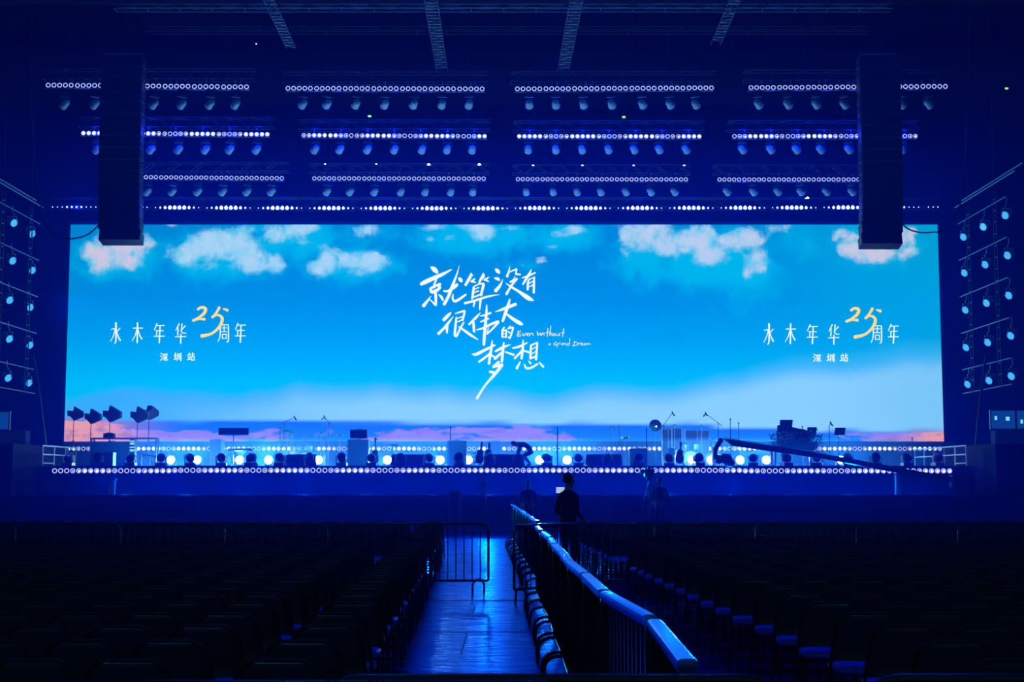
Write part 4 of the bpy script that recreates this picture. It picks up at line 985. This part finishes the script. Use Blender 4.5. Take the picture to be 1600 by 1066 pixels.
# grand piano with flowers
q = P(1238, 720, 56.8); px = MB
e = thing('grand_piano', 'dark grand piano with raised lid on the right of the stage', 'piano', (q.x, 56.8, ZD))
def pu(u): return P(u, 700, 56.8).x - q.x
def pv(v): return P(1238, v, 56.8).z - ZD
prof = [(pu(1216), pv(695)), (pu(1270), pv(695)), (pu(1271), pv(683)), (pu(1269), pv(677)), (pu(1265), pv(673)), (pu(1259), pv(670.2)), (pu(1250), pv(669)), (pu(1243), pv(667.5)), (pu(1237), pv(665.5)), (pu(1231), pv(664)), (pu(1218), pv(664))]
add_part(e, ('lid', MB().prism(prof, .34, .42, 'lacquer').mesh('lid')))
add_part(e, ('case', MB().prism([(pu(1204), pv(704)), (pu(1271), pv(704)), (pu(1271), pv(692.5)), (pu(1204), pv(692.5))], -.5, .5, 'lacquer').mesh('case')))
add_part(e, ('key_shelf', MB().box((pu(1206), 0, pv(698)), (.25, .9, .08), 'lacquer').mesh('key_shelf')))
add_part(e, ('music_desk', MB().prism([(pu(1218.5), pv(680)), (pu(1237.5), pv(680)), (pu(1240.5), pv(656)), (pu(1220.5), pv(656))], .1, .13, 'lacquer').mesh('music_desk')))
lgm = MB().tube([(0, 0, 0), (0, 0, pv(703))], [.04, .07], 'lacquer', 8).mesh('leg')
for x, y in ((pu(1208), -.4), (pu(1208), .4), (pu(1266), 0)): add_part(e, ('leg', lgm, (x, y, 0)))
rnd = random.Random(3); fmb = MB()
for i in range(420):
    u = rnd.uniform(1209, 1272); v = rnd.gauss(684, 5.5)
    if rnd.random() < .12: u = rnd.choice((rnd.uniform(1199, 1210), rnd.uniform(1270, 1281))); v = rnd.uniform(680, 694)
    c0 = Vector((pu(u), -.56 + rnd.uniform(-.12, .1), pv(max(668, min(697, v))))); d = Vector((rnd.uniform(-1, 1), rnd.uniform(-1, .3), rnd.uniform(-.4, 1))).normalized() * rnd.uniform(.06, .12); s_ = d.cross(Vector((.3, 1, .2))).normalized() * .028
    b_ = len(fmb.v); fmb.v += [c0, c0 + d * .5 + s_, c0 + d, c0 + d * .5 - s_]; fmb.face([b_, b_ + 1, b_ + 2, b_ + 3], 'leaf')
gt = thing('flower_garland', 'leafy flower garland piled along the front of the piano', 'flowers', (q.x, 56.8, ZD))
lf = obj('leaves', fmb.mesh('leaves'), gt); lf['kind'] = 'stuff'
bl = MB()
for i in range(60):
    bl.ball((pu(rnd.uniform(1213, 1270)), -.62 + rnd.uniform(-.08, .05), pv(rnd.gauss(684, 4))), rnd.uniform(.02, .04), 'skinhead', 6, 4)
o_ = obj('blossoms', bl.mesh('blossoms'), gt); o_['kind'] = 'stuff'
add_part(gt, ('planter', MB().box((pu(1240), -.58, pv(697)), (pu(1272) - pu(1208), .14, .24), 'leaf').mesh('planter')))

# railings on both stage sides
def railing(x, y0, y1, lb, n):
    L = y1 - y0; e = thing('stage_railing', lb, 'railing', (x, y0, ZD), group='white stage railings')
    for z in (.74, .42): add_part(e, ('rail', MB().tube([(0, 0, z), (0, L, z)], .03, 'white', 6).mesh('rail')))
    pm_ = MB().tube([(0, 0, 0), (0, 0, .74)], .026, 'white', 6).mesh('post')
    for i in range(n): add_part(e, ('post', pm_, (0, L * i / (n - 1), 0)))
    add_part(e, ('toe_rail', MB().tube([(0, 0, .1), (0, L / (n - 1), .1)], .026, 'white', 6).mesh('toe_rail')))
railing(16.72, 52.5, 59.2, 'white pipe railing along the right edge of the stage', 6)
railing(-17.28, 52.5, 56.5, 'white pipe railing along the left edge of the stage', 4)
lamp('railing_light', 'SPOT', (15.2, 52.0, 6.5), 500, (.35, .4, 1.0), .2, Vector((.35, .25, -.9)).to_track_quat('-Z', 'Y').to_euler(), R(50))
lamp('railing_light', 'SPOT', (-16.0, 52.0, 6.5), 500, (.35, .4, 1.0), .2, Vector((-.35, .2, -.9)).to_track_quat('-Z', 'Y').to_euler(), R(50))

# camera crane
def cpt(u, v, Y): return P(u, v, Y)
cy0, cy1 = 51.2, 50.6
hb = cpt(1128, 690, cy0); tl = cpt(1418, 738, cy1); base = Vector((cpt(1405, 775, 50.7).x, 50.7, 0))
cr = thing('camera_crane', 'long dark camera crane reaching over the stage front from the right', 'crane', base)
def L_(p): return Vector(p) - base
arm = MB(); d = (tl - hb); nrm = Vector((d.z, 0, -d.x)).normalized() * -1
arm.prism([(L_(cpt(1128, 686, cy0)).x, L_(cpt(1128, 686, cy0)).z), (L_(cpt(1143, 687, cy0)).x, L_(cpt(1143, 687, cy0)).z), (L_(cpt(1300, 712, cy0)).x, L_(cpt(1300, 712, cy0)).z), (L_(cpt(1420, 734, cy0)).x, L_(cpt(1420, 734, cy0)).z), (L_(cpt(1500, 748, cy0)).x, L_(cpt(1500, 748, cy0)).z),
           (L_(cpt(1498, 756, cy0)).x, L_(cpt(1498, 756, cy0)).z), (L_(cpt(1415, 742, cy0)).x, L_(cpt(1415, 742, cy0)).z), (L_(cpt(1290, 718, cy0)).x, L_(cpt(1290, 718, cy0)).z), (L_(cpt(1143, 697, cy0)).x, L_(cpt(1143, 697, cy0)).z), (L_(cpt(1136, 691, cy0)).x, L_(cpt(1136, 691, cy0)).z)], .3, .52, 'black')
add_part(cr, ('arm', arm.mesh('arm')))
yc = .41
add_part(cr, ('tension_cable', MB().tube([L_(cpt(1130, 684, 51.1)), L_(cpt(1190, 692.5, 51.1)), L_(cpt(1300, 710, 51.1))], .012, 'alu', 5).mesh('tension_cable')))
add_part(cr, ('head_bracket', MB().tube([L_(cpt(1127, 687, 51.1)), L_(cpt(1122, 695, 51.1)), L_(cpt(1117.5, 703, 51.1)), L_(cpt(1117.5, 718, 51.1))], [.1, .085, .085, .075], 'black', 8).ball(L_(cpt(1126, 688.5, 51.1)), .1, 'black').mesh('head_bracket')))
add_part(cr, ('camera_body', MB().box(L_(cpt(1131, 719, 51.1)), (.52, .34, .26), 'black', RY(R(12))).box(L_(cpt(1130, 712.5, 51.1)), (.12, .12, .16), 'black').lathe([(.08, 0), (.10, .16)], 'casing', 12, L_(cpt(1122, 721, 51.0)), RX(R(90))).mesh('camera_body')))
add_part(cr, ('camera_cover', MB().ball(L_(cpt(1138, 722, 51.15)), (.26, .2, .17), 'black', 12, 8, RY(R(20))).mesh('camera_cover', True)))
pzz = cpt(1405, 740, 50.9).z
add_part(cr, ('pedestal', MB().tube([(0, .2, 0), (0, .2, pzz - .05)], [.11, .09], 'alu', 10).mesh('pedestal')))
for k in range(3):
    a = 2 * PI * k / 3 + .5; add_part(cr, ('dolly_leg', MB().tube([(0, .2, .5), (.6 * math.cos(a), .2 + .6 * math.sin(a), .06)], .04, 'black', 6).lathe([(.06, -.03), (.06, .03)], 'casing', 10, (.6 * math.cos(a), .2 + .6 * math.sin(a), .06), RX(PI / 2)).mesh('dolly_leg')))
add_part(cr, ('counterweight', MB().box(L_(cpt(1496, 752, 51.1)), (.5, .4, .4), 'black').mesh('counterweight')))
q = P(172, 775, 51.4)
thing('steel_post', 'pale upright post in front of the left stage fascia', 'pole', (q.x, 51.6, 0), parts=[('post', MB().box((0, 0, ZD * .4), (.22, .12, ZD * .8), 'alu').mesh('post')), ('base_plate', MB().box((0, 0, .02), (.5, .4, .04), 'alu').mesh('base_plate')), ('clamp', MB().box((0, 0, ZD * .78), (.3, .2, .08), 'casing').mesh('clamp'))])

# ================================================================== pit barricade
BP = MB().box((0, 0, .62), (1.994, .05, 1.16), 'fascia').mesh('panel'); BT = MB().box((0, -.02, 1.22), (1.994, .1, .05), 'steel').mesh('top_rail')
BS = MB().prism([(-.95, 0), (-.95, .06), (-.06, .66), (-.06, 0)], -.995, .995, 'step', 'x').mesh('tread_ramp')
for k in range(18):
    thing('pit_barricade', f'dark barricade unit in the row before the stage, {ORD[k]} from left', 'barrier', (-17.6 + 2.0 * k, 48.0, 0), group='barricade units before the stage', parts=[('panel', BP), ('top_rail', BT), ('tread_ramp', BS)])

# ================================================================== people
def person_mesh(pose, name, level=1):
    """Skin-modifier body; pose = dict of joints in metres, facing +Y."""
    V, Ed, Rd = [], [], []
    def add(p, r, par=None):
        V.append(p); Rd.append(r if isinstance(r, tuple) else (r, r))
        if par is not None: Ed.append((par, len(V) - 1))
        return len(V) - 1
    g = pose
    pel = add(g['pelvis'], (.155, .115)); wst = add(g['waist'], (.14, .105), pel); chs = add(g['chest'], (.165, .12), wst); nk0 = add(g['collar'], (.10, .085), chs); nk = add(g['neck'], .058, nk0)
    hd0 = add(g['jaw'], (.068, .08), nk); hd = add(g['head'], (.082, .098), hd0); tp = add(g['crown'], (.06, .075), hd)
    ns = Vector(g['jaw']) * .5 + Vector(g['head']) * .5 + Vector(g['face']) * .11; add(tuple(ns), .016, hd)
    for s in ('l', 'r'):
        sh = add(g['sh' + s], .07, nk0); el = add(g['el' + s], .046, sh); wr = add(g['wr' + s], .032, el)
        d = (Vector(g['wr' + s]) - Vector(g['el' + s])).normalized(); sd = d.cross(Vector((0.3, 1, .1))).normalized()
        pl_ = add(tuple(Vector(g['wr' + s]) + d * .07), (.036, .022), wr)
        base_ = Vector(g['wr' + s]) + d * .10
        for k, (o, l) in enumerate(((-.03, .055), (-.01, .072), (.01, .068), (.03, .05))):
            f1 = add(tuple(base_ + sd * o + d * l * .45), .010, pl_); add(tuple(base_ + sd * o + d * l + Vector((0, .012, -.012))), .008, f1)
        t1 = add(tuple(Vector(g['wr' + s]) + d * .045 - sd * .05), .012, wr); add(tuple(Vector(g['wr' + s]) + d * .09 - sd * .062), .009, t1)
        hp = add(g['hip' + s], .092, pel); kn = add(g['kn' + s], .062, hp); an = add(g['an' + s], .044, kn)
        ft = Vector(g['an' + s]); f = Vector(g.get('toe', (0, 1, 0)))
        add(tuple(ft + f * .13 + Vector((0, 0, -.045))), (.042, .032), an)
    me = bpy.data.meshes.new(name); me.from_pydata(V, Ed, [])
    o = bpy.data.objects.new(name, me); COL.objects.link(o)
    md = o.modifiers.new('skin', 'SKIN'); md.use_smooth_shade = True
    for i, r in enumerate(Rd):
        me.skin_vertices[0].data[i].radius = r
    me.skin_vertices[0].data[0].use_root = True
    sb = o.modifiers.new('sub', 'SUBSURF'); sb.levels = sb.render_levels = level
    dg = bpy.context.evaluated_depsgraph_get(); out = bpy.data.meshes.new_from_object(o.evaluated_get(dg)); out.name = name
    bpy.data.objects.remove(o)
    for m in ('shirt', 'trouser', 'skin'): out.materials.append(M[m])
    hand = [Vector(g['wrl']), Vector(g['wrr'])]; nkv = Vector(g['neck'])
    up = (Vector(g['collar']) - Vector(g['pelvis'])).normalized()
    for p in out.polygons:
        c = p.center; i = 0
        if (c - Vector(g['waist'])).dot(up) < -.06: i = 1
        if (c - nkv).dot((Vector(g['head']) - nkv).normalized()) > -.01 and (c - Vector(g['head'])).length < .3: i = 2
        for hnd in hand:
            if (c - hnd).length < .20 and (c - hnd).length < (c - Vector(g['ell'])).length and (c - hnd).length < (c - Vector(g['elr'])).length and (c - Vector(g['elr' if hnd is hand[1] else 'ell'])).length > .24: i = 2
        p.material_index = i; p.use_smooth = True
    return out
STAND = dict(pelvis=(0, 0, .95), waist=(0, .01, 1.10), chest=(0, 0, 1.30), collar=(0, -.01, 1.46), neck=(0, .01, 1.54), jaw=(0, .035, 1.62), head=(0, .02, 1.71), crown=(0, 0, 1.79), face=(0, 1, 0),
             shl=(-.2, 0, 1.42), shr=(.2, 0, 1.42), ell=(-.28, -.05, 1.14), elr=(.28, -.05, 1.14), wrl=(-.19, .17, 1.02), wrr=(.19, .17, 1.02),
             hipl=(-.10, 0, .88), hipr=(.10, 0, .88), knl=(-.12, .02, .49), knr=(.12, .02, .49), anl=(-.13, -.02, .09), anr=(.13, -.02, .09))
BENT = dict(pelvis=(0, -.05, .62), waist=(0, .06, .76), chest=(0, .26, .86), collar=(0, .40, .87), neck=(0, .47, .86), jaw=(0, .55, .85), head=(0, .62, .88), crown=(0, .70, .89), face=(0, .5, -.85),
            shl=(-.19, .36, .83), shr=(.19, .36, .83), ell=(-.22, .44, .56), elr=(.22, .44, .56), wrl=(-.14, .56, .33), wrr=(.14, .56, .33),
            hipl=(-.10, -.05, .56), hipr=(.10, -.05, .56), knl=(-.14, .24, .42), knr=(.14, .24, .40), anl=(-.13, -.02, .09), anr=(.13, -.02, .09))
pst_near = person_mesh(STAND, 'body', 2); pst_far = person_mesh(STAND, 'body', 1); pbent = person_mesh(BENT, 'body', 1)
hairm = MB().ball((0, -.015, 1.735), (.093, .108, .105), 'hair', 14, 8).mesh('hair', True)
earm = MB().ball((-.092, .01, 1.68), (.014, .025, .035), 'skin', 8, 6).ball((.092, .01, 1.68), (.014, .025, .035), 'skin', 8, 6).mesh('ears', True)
eyem = MB().ball((-.033, .103, 1.70), (.016, .01, .009), 'hair', 8, 5).ball((.033, .103, 1.70), (.016, .01, .009), 'hair', 8, 5).ball((0, .105, 1.63), (.024, .01, .006), 'wood', 8, 5).mesh('face_features', True)
def person(loc, rz, lb, body, s=1.0, std=True):
    e = thing('person', lb, 'person', loc, (0, 0, rz), None, [('body', body)] + ([('hair', hairm), ('ears', earm), ('face_features', eyem)] if std else [('hair', MB().ball((0, .645, .90), (.09, .105, .092), 'hair', 12, 8).mesh('hair', True))]))
    e.scale = (s, s, s); return e
q = P(888, 760, 25.5); person((q.x, 25.5, 0), R(-52), 'person in dark clothes standing beyond the barrier in the right-hand aisle', pst_near, 1.01)
q = P(825, 760, 44.5); person((q.x, 44.5, 0), R(170), 'faint person standing in the haze at the far end of the aisle', pst_far, .95)
q = P(1031, 760, 45.5); person((q.x, 45.5, 0), R(150), 'faint person standing in the haze before the stage beside the tripod camera', pst_far, 1.0)
q = P(826, 720, 55.0); person((q.x + .05, 55.0, ZD), R(82), 'person bending forward on the stage behind the floor lamps', pbent, 1.0, False)
q = P(875.5, 766, 26.2); e = thing('tablet', 'glowing white tablet screen beside the standing person', 'tablet', (q.x, 26.2, q.z), (0, 0, R(8)))
add_part(e, ('case', MB().box((0, .012, 0), (.17, .016, .125), 'black').mesh('case'))); add_part(e, ('lit_display', MB().box((0, .002, 0), (.155, .006, .11), 'tablet').mesh('lit_display')))
add_part(e, ('floor_stand', MB().tube([(0, .03, -.06), (0, .03, -q.z + .03)], .014, 'black', 6).lathe([(.14, -q.z + .012), (.14, -q.z + .035)], 'black', 14, (0, .03, 0)).mesh('floor_stand')))
# tripod camera and case in the pit
q = P(1014, 739, 46.5); e = thing('tripod_camera', 'dark video camera on a tripod in front of the stage', 'camera', (q.x, 46.5, 0))
add_part(e, ('camera_body', MB().box((0, 0, q.z), (.3, .5, .24), 'black').box((.0, .05, q.z + .16), (.1, .24, .08), 'black').lathe([(.08, 0), (.1, .2)], 'casing', 12, (0, .25, q.z), RX(-PI / 2)).mesh('camera_body')))
add_part(e, ('viewfinder', MB().box((-.22, -.1, q.z + .04), (.16, .1, .12), 'black').mesh('viewfinder')))
add_part(e, ('tripod_head', MB().box((0, 0, q.z - .18), (.16, .16, .14), 'casing').tube([(0, 0, q.z - .2), (.1, -.4, q.z - .4)], .015, 'casing', 6).mesh('tripod_head')))
for k in range(3):
    a = 2 * PI * k / 3 + .4; add_part(e, ('tripod_leg', MB().tube([(0, 0, q.z - .24), (.5 * math.cos(a), .5 * math.sin(a), .02)], .022, 'alu', 6).mesh('tripod_leg')))
q = P(702, 768, 46.5); e = thing('flight_case', 'low flight case with pale edges in front of the stage', 'case', (q.x, 46.5, 0)); hh = q.z
add_part(e, ('box', MB().box((.18, .2, hh / 2), (.36, .4, hh - .02), 'case').mesh('box')))
fr = MB()
for x in (0, .36): fr.box((x, 0, hh / 2), (.02, .02, hh), 'white')
for z in (.02, hh): fr.box((.18, 0, z), (.36, .02, .02), 'white')
add_part(e, ('edge_trim', fr.mesh('edge_trim')))
q = P(756, 757, 46.2); e = thing('tripod_camera', 'small camera on a tripod before the stage, right of the flight case', 'camera', (q.x, 46.2, 0))
add_part(e, ('camera_body', MB().box((0, 0, q.z), (.2, .3, .16), 'black').lathe([(.05, 0), (.06, .14)], 'casing', 10, (0, .15, q.z), RX(-PI / 2)).mesh('camera_body')))
for k in range(3):
    a = 2 * PI * k / 3 + 1; add_part(e, ('tripod_leg', MB().tube([(0, 0, q.z - .08), (.42 * math.cos(a), .42 * math.sin(a), .02)], .018, 'alu', 6).mesh('tripod_leg')))

# ================================================================== crowd barriers
BW, BH = 1.5, 1.08
def rrect(w_, z0, z1, rt, rb):
    pts = []
    for (cx, cz, r, a0) in ((w_ / 2 - rb, z0 + rb, rb, -90), (w_ / 2 - rt, z1 - rt, rt, 0), (-w_ / 2 + rt, z1 - rt, rt, 90), (-w_ / 2 + rb, z0 + rb, rb, 180)):
        for k in range(5):
            a = R(a0 + 90 * k / 4); pts.append((cx + r * math.cos(a), 0, cz + r * math.sin(a)))
    return pts
BFR = MB().tube(rrect(BW - .04, .22, BH - .019, .11, .025), .019, 'steel', 8, True).mesh('frame', True)
BBR = MB().tube([(0, 0, .22), (0, 0, BH - .03)], .009, 'steel', 5).mesh('bar')
def foot_pts():
    out = []
    for k in range(9):
        a = PI * k / 8; out.append((-.085 * math.cos(a), -.16 * math.cos(a), .14 + .10 * math.sin(a)))
    return [(-.085, -.17, .01)] + out + [(.085, .17, .01)]
BFT = MB().tube(foot_pts(), .017, 'steel', 6).mesh('foot', True)
SLW = BW - .12
SLV = MB().prism([(-.028, -.022), (.028, -.022), (.036, .004), (.033, .020), (.02, .027), (-.02, .027), (-.033, .020), (-.036, .004)], -SLW / 2, SLW / 2, 'wrap', 'x').mesh('rail_sleeve')
NB = 11
BARX = [-(BW - .04) / 2 + (BW - .04) * (i + 1) / (NB + 1) for i in range(NB)]
def barrier(p, rz, lb, grp, sleeve=False, bars=True):
    parts = [('frame', BFR)]
    if bars: parts += [('bar', BBR, (x, 0, 0)) for x in BARX]
    parts += [('foot', BFT, (-.58, 0, 0)), ('foot', BFT, (.58, 0, 0))]
    if sleeve: parts.append(('rail_sleeve', SLV, (0, 0, BH + .0)))
    return thing('crowd_barrier', lb, 'barrier', (p[0], p[1], 0), (0, 0, rz), grp, parts)
for (u0, u1, lb) in ((-126, 35, 'far crowd barrier at the left edge of the picture'), (37, 198, 'far crowd barrier, second from the left edge'), (200, 357, 'far crowd barrier, third from the left edge'), (359, 517, 'far crowd barrier, fourth from the left edge'),
                     (522, 675, 'far crowd barrier, overlapped by the one that juts into the aisle'), (612, 764, 'far crowd barrier whose right end juts into the lit aisle'), (866, 1016, 'far crowd barrier in front of the standing person'),
                     (1022, 1173, 'far crowd barrier, next to the right of the standing person'), (1178, 1329, 'far crowd barrier, third from the right edge'), (1334, 1486, 'far crowd barrier, second from the right edge'), (1491, 1643, 'far crowd barrier at the right edge of the picture')):
    y = 21.6 - (.12 if lb.startswith('far crowd barrier whose') else 0)
    x = ((u0 + u1) / 2 - 800) / F * y
    barrier((x, y), R(random.uniform(-1, 1)), lb, 'far cross row of crowd barriers')
J = [PZ(u, v, BH) for (u, v) in ((1082, 1052), (1019, 972), (945, 930), (915, 901), (890, 881), (879, 866), (867, 854), (860, 843), (848.5, 834), (837, 822.5))]
for i in range(len(J) - 1):
    a, c = J[i], J[i + 1]; m_ = (a + c) / 2
    barrier((m_.x, m_.y), math.atan2(c.y - a.y, c.x - a.x), f'crowd barrier with shiny blue top rail along the aisle, {ORD[i]} from the camera', 'blue-railed barriers along the aisle', True)
a, c = PZ(836, 822.5, BH), PZ(850.5, 817, BH); d = (c - a).normalized(); m_ = a + d * .75
barrier((m_.x + .1, m_.y - .3), math.atan2(d.y, d.x) * .6, 'crowd barrier with shiny top rail turned sideways out of the aisle line', 'blue-railed barriers along the aisle', True)
a, c = Vector((.38, 21.6, 0)), Vector((0.0, 37, 0)); n = 10
for i in range(n):
    p0, p1 = a + (c - a) * (i / n), a + (c - a) * ((i + 1) / n); m_ = (p0 + p1) / 2
    barrier((m_.x, m_.y), math.atan2(p1.y - p0.y, p1.x - p0.x) + R(random.uniform(-1.5, 1.5)), f'shiny-railed crowd barrier, {ORD[i]} beyond the one turned sideways', 'blue-railed barriers along the aisle', True, i < 5)
for (u0, u1, v, lb) in ((485, 1236, 1052.5, 'nearest crowd barrier, its dark top rail crossing the bottom centre'), (1310, 2061, 1052, 'nearest crowd barrier at the bottom right corner'), (166, 917, 1062.5, 'nearest crowd barrier at the bottom left, closest to the camera')):
    y = PZ(800, v, BH).y; x = ((u0 + u1) / 2 - 800) / F * y
    barrier((x, y), 0, lb, 'near cross row of crowd barriers')

# ================================================================== chairs
CW = .46
def chair_parts():
    hw = CW / 2 - .012
    back = MB(); nx = 6; rows_ = [(.50, -.10, 1), (.60, -.135, 1), (.70, -.165, 1), (.775, -.187, .93), (.805, -.195, .80)]
    for sd in (0, 1):
        for (z, y, k) in rows_:
            for i in range(nx + 1):
                t = i / nx * 2 - 1
                back.v.append(Vector((t * (hw - .008) * k, y - .018 * (1 - t * t) + (.016 if sd else 0), z)))
    per = nx + 1; nr = len(rows_)
    for sd in (0, 1):
        for r in range(nr - 1):
            for i in range(nx):
                b_ = sd * nr * per + r * per + i; q_ = [b_, b_ + 1, b_ + per + 1, b_ + per]
                back.face(q_ if not sd else q_[::-1], 'plastic')
    o2 = nr * per
    for i in range(nx):
        for r in (0, nr - 1):
            b_ = r * per + i; back.face([b_, b_ + 1, b_ + 1 + o2, b_ + o2], 'plastic')
    for r in range(nr - 1):
        for i in (0, nx):
            b_ = r * per + i; back.face([b_, b_ + per, b_ + per + o2, b_ + o2], 'plastic')
    seat = MB(); prof = []
    for k in range(12):
        a = 2 * PI * k / 12; ca, sa = math.cos(a), math.sin(a)
        prof.append(((hw - .004) * math.copysign(abs(ca) ** .55, ca), .02 + .20 * math.copysign(abs(sa) ** .55, sa)))
    b_ = len(seat.v)
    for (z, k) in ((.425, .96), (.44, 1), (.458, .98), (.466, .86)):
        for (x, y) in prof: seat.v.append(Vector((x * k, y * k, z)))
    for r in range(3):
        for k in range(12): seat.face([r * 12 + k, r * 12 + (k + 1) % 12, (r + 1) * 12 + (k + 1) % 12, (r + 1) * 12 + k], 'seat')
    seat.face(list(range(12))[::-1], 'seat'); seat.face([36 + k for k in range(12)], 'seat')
    main = MB().tube([(-hw, .20, .01), (-hw, -.02, .44), (-hw, -.17, .73), (-hw + .03, -.195, .79), (-hw + .10, -.205, .82), (hw - .10, -.205, .82), (hw - .03, -.195, .79), (hw, -.17, .73), (hw, -.02, .44), (hw, .20, .01)], .0125, 'tube', 5)
    rear = MB().tube([(0, .10, .42), (0, -.22, .01)], .011, 'tube', 5)
    cross = MB().tube([(-hw, .10, .2), (hw, .10, .2)], .009, 'tube', 5).tube([(-hw + .03, -.14, .12), (hw - .03, -.14, .12)], .009, 'tube', 5)
    return back, seat, main, rear, cross
bk_, se_, mn_, re_, cr_ = chair_parts()
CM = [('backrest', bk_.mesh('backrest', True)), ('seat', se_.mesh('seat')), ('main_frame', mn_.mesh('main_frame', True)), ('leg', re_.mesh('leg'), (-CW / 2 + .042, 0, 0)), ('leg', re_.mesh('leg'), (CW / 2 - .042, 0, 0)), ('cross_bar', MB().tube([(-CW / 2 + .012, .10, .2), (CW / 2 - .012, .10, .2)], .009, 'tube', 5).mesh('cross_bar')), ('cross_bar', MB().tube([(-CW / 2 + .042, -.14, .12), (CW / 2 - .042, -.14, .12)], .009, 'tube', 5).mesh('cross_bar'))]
def joined():
    mb = MB()
    for s_, dx in ((bk_, 0), (se_, 0), (mn_, 0), (re_, -CW / 2 + .042), (re_, CW / 2 - .042), (cr_, 0)):
        b_ = len(mb.v); mb.v += [p_ + Vector((dx, 0, 0)) for p_ in s_.v]
        for f_, i_ in zip(s_.f, s_.m): mb.face([b_ + q_ for q_ in f_], s_.mats[i_])
    return mb
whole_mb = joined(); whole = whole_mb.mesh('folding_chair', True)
SEATS = []
ys = [6.45 + .815 * k for k in range(18)] + [22.9 + .815 * k for k in range(11)]
for ri, y in enumerate(ys):
    dl_ = -.026 * max(0, y - 9); dr_ = -.045 * (y - 10)
    lim = .366 * y + .30
    xs = [-1.13 + dl_, -1.86 + dl_]
    while xs[-1] > -lim: xs.append(xs[-1] - .49)
    for ci, x in enumerate(xs[:-1] if xs[-1] < -lim else xs): SEATS.append((y, x + random.uniform(-.012, .012), ri, ci, 'left'))
    x = 2.33 + dr_; ci = 0
    while x < lim:
        SEATS.append((y, x + random.uniform(-.012, .012), ri, ci, 'right')); x += .49; ci += 1
SEATS.sort(key=lambda q_: q_[0])
far_mb = MB()
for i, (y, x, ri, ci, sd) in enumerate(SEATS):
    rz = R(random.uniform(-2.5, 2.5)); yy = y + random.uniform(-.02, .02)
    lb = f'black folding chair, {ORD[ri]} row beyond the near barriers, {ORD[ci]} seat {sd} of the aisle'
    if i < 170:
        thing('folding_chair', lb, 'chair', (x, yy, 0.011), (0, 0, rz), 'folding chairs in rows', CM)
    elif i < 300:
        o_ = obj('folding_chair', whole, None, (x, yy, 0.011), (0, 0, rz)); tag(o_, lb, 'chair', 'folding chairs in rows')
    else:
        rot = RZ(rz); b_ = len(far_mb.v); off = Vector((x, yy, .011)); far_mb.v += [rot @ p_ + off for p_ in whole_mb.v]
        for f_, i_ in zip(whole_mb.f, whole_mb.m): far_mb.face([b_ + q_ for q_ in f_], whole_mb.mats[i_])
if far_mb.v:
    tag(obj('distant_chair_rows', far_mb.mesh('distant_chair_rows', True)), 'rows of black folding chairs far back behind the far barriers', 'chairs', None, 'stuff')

# ================================================================== haze
def haze(name, c, d, dens, label, col=(0.006, 0.065, 1.0)):
    m = bpy.data.materials.new(name + '_smoke'); m.use_nodes = True; nt = m.node_tree; nt.nodes.clear()
    s_ = nt.nodes.new('ShaderNodeVolumeScatter'); o = nt.nodes.new('ShaderNodeOutputMaterial')
    s_.inputs['Color'].default_value = (*col, 1); s_.inputs['Density'].default_value = dens; s_.inputs['Anisotropy'].default_value = 0.25
    nt.links.new(s_.outputs[0], o.inputs['Volume'])
    M[name] = m
    tag(obj(name, MB().box(c, d, name).mesh(name)), label, 'haze', None, 'stuff')
haze('stage_haze', (0, 52.2, 7.7), (55.4, 36.4, 15.2), HAZE, 'blue theatrical haze hanging around the stage')
haze('stage_floor_fog', ((XL + XR) / 2, 58.6, ZD + .02 + .55), (XR - XL - .4, 8.2, 1.1), FOG, 'low bright fog lying on the stage floor', (0.06, 0.31, 1.0))
if HAZE_NEAR: haze('seating_haze', (0, 22.9, 7.7), (55.4, 22.0, 15.2), HAZE_NEAR, 'thin blue haze drifting over the seats')
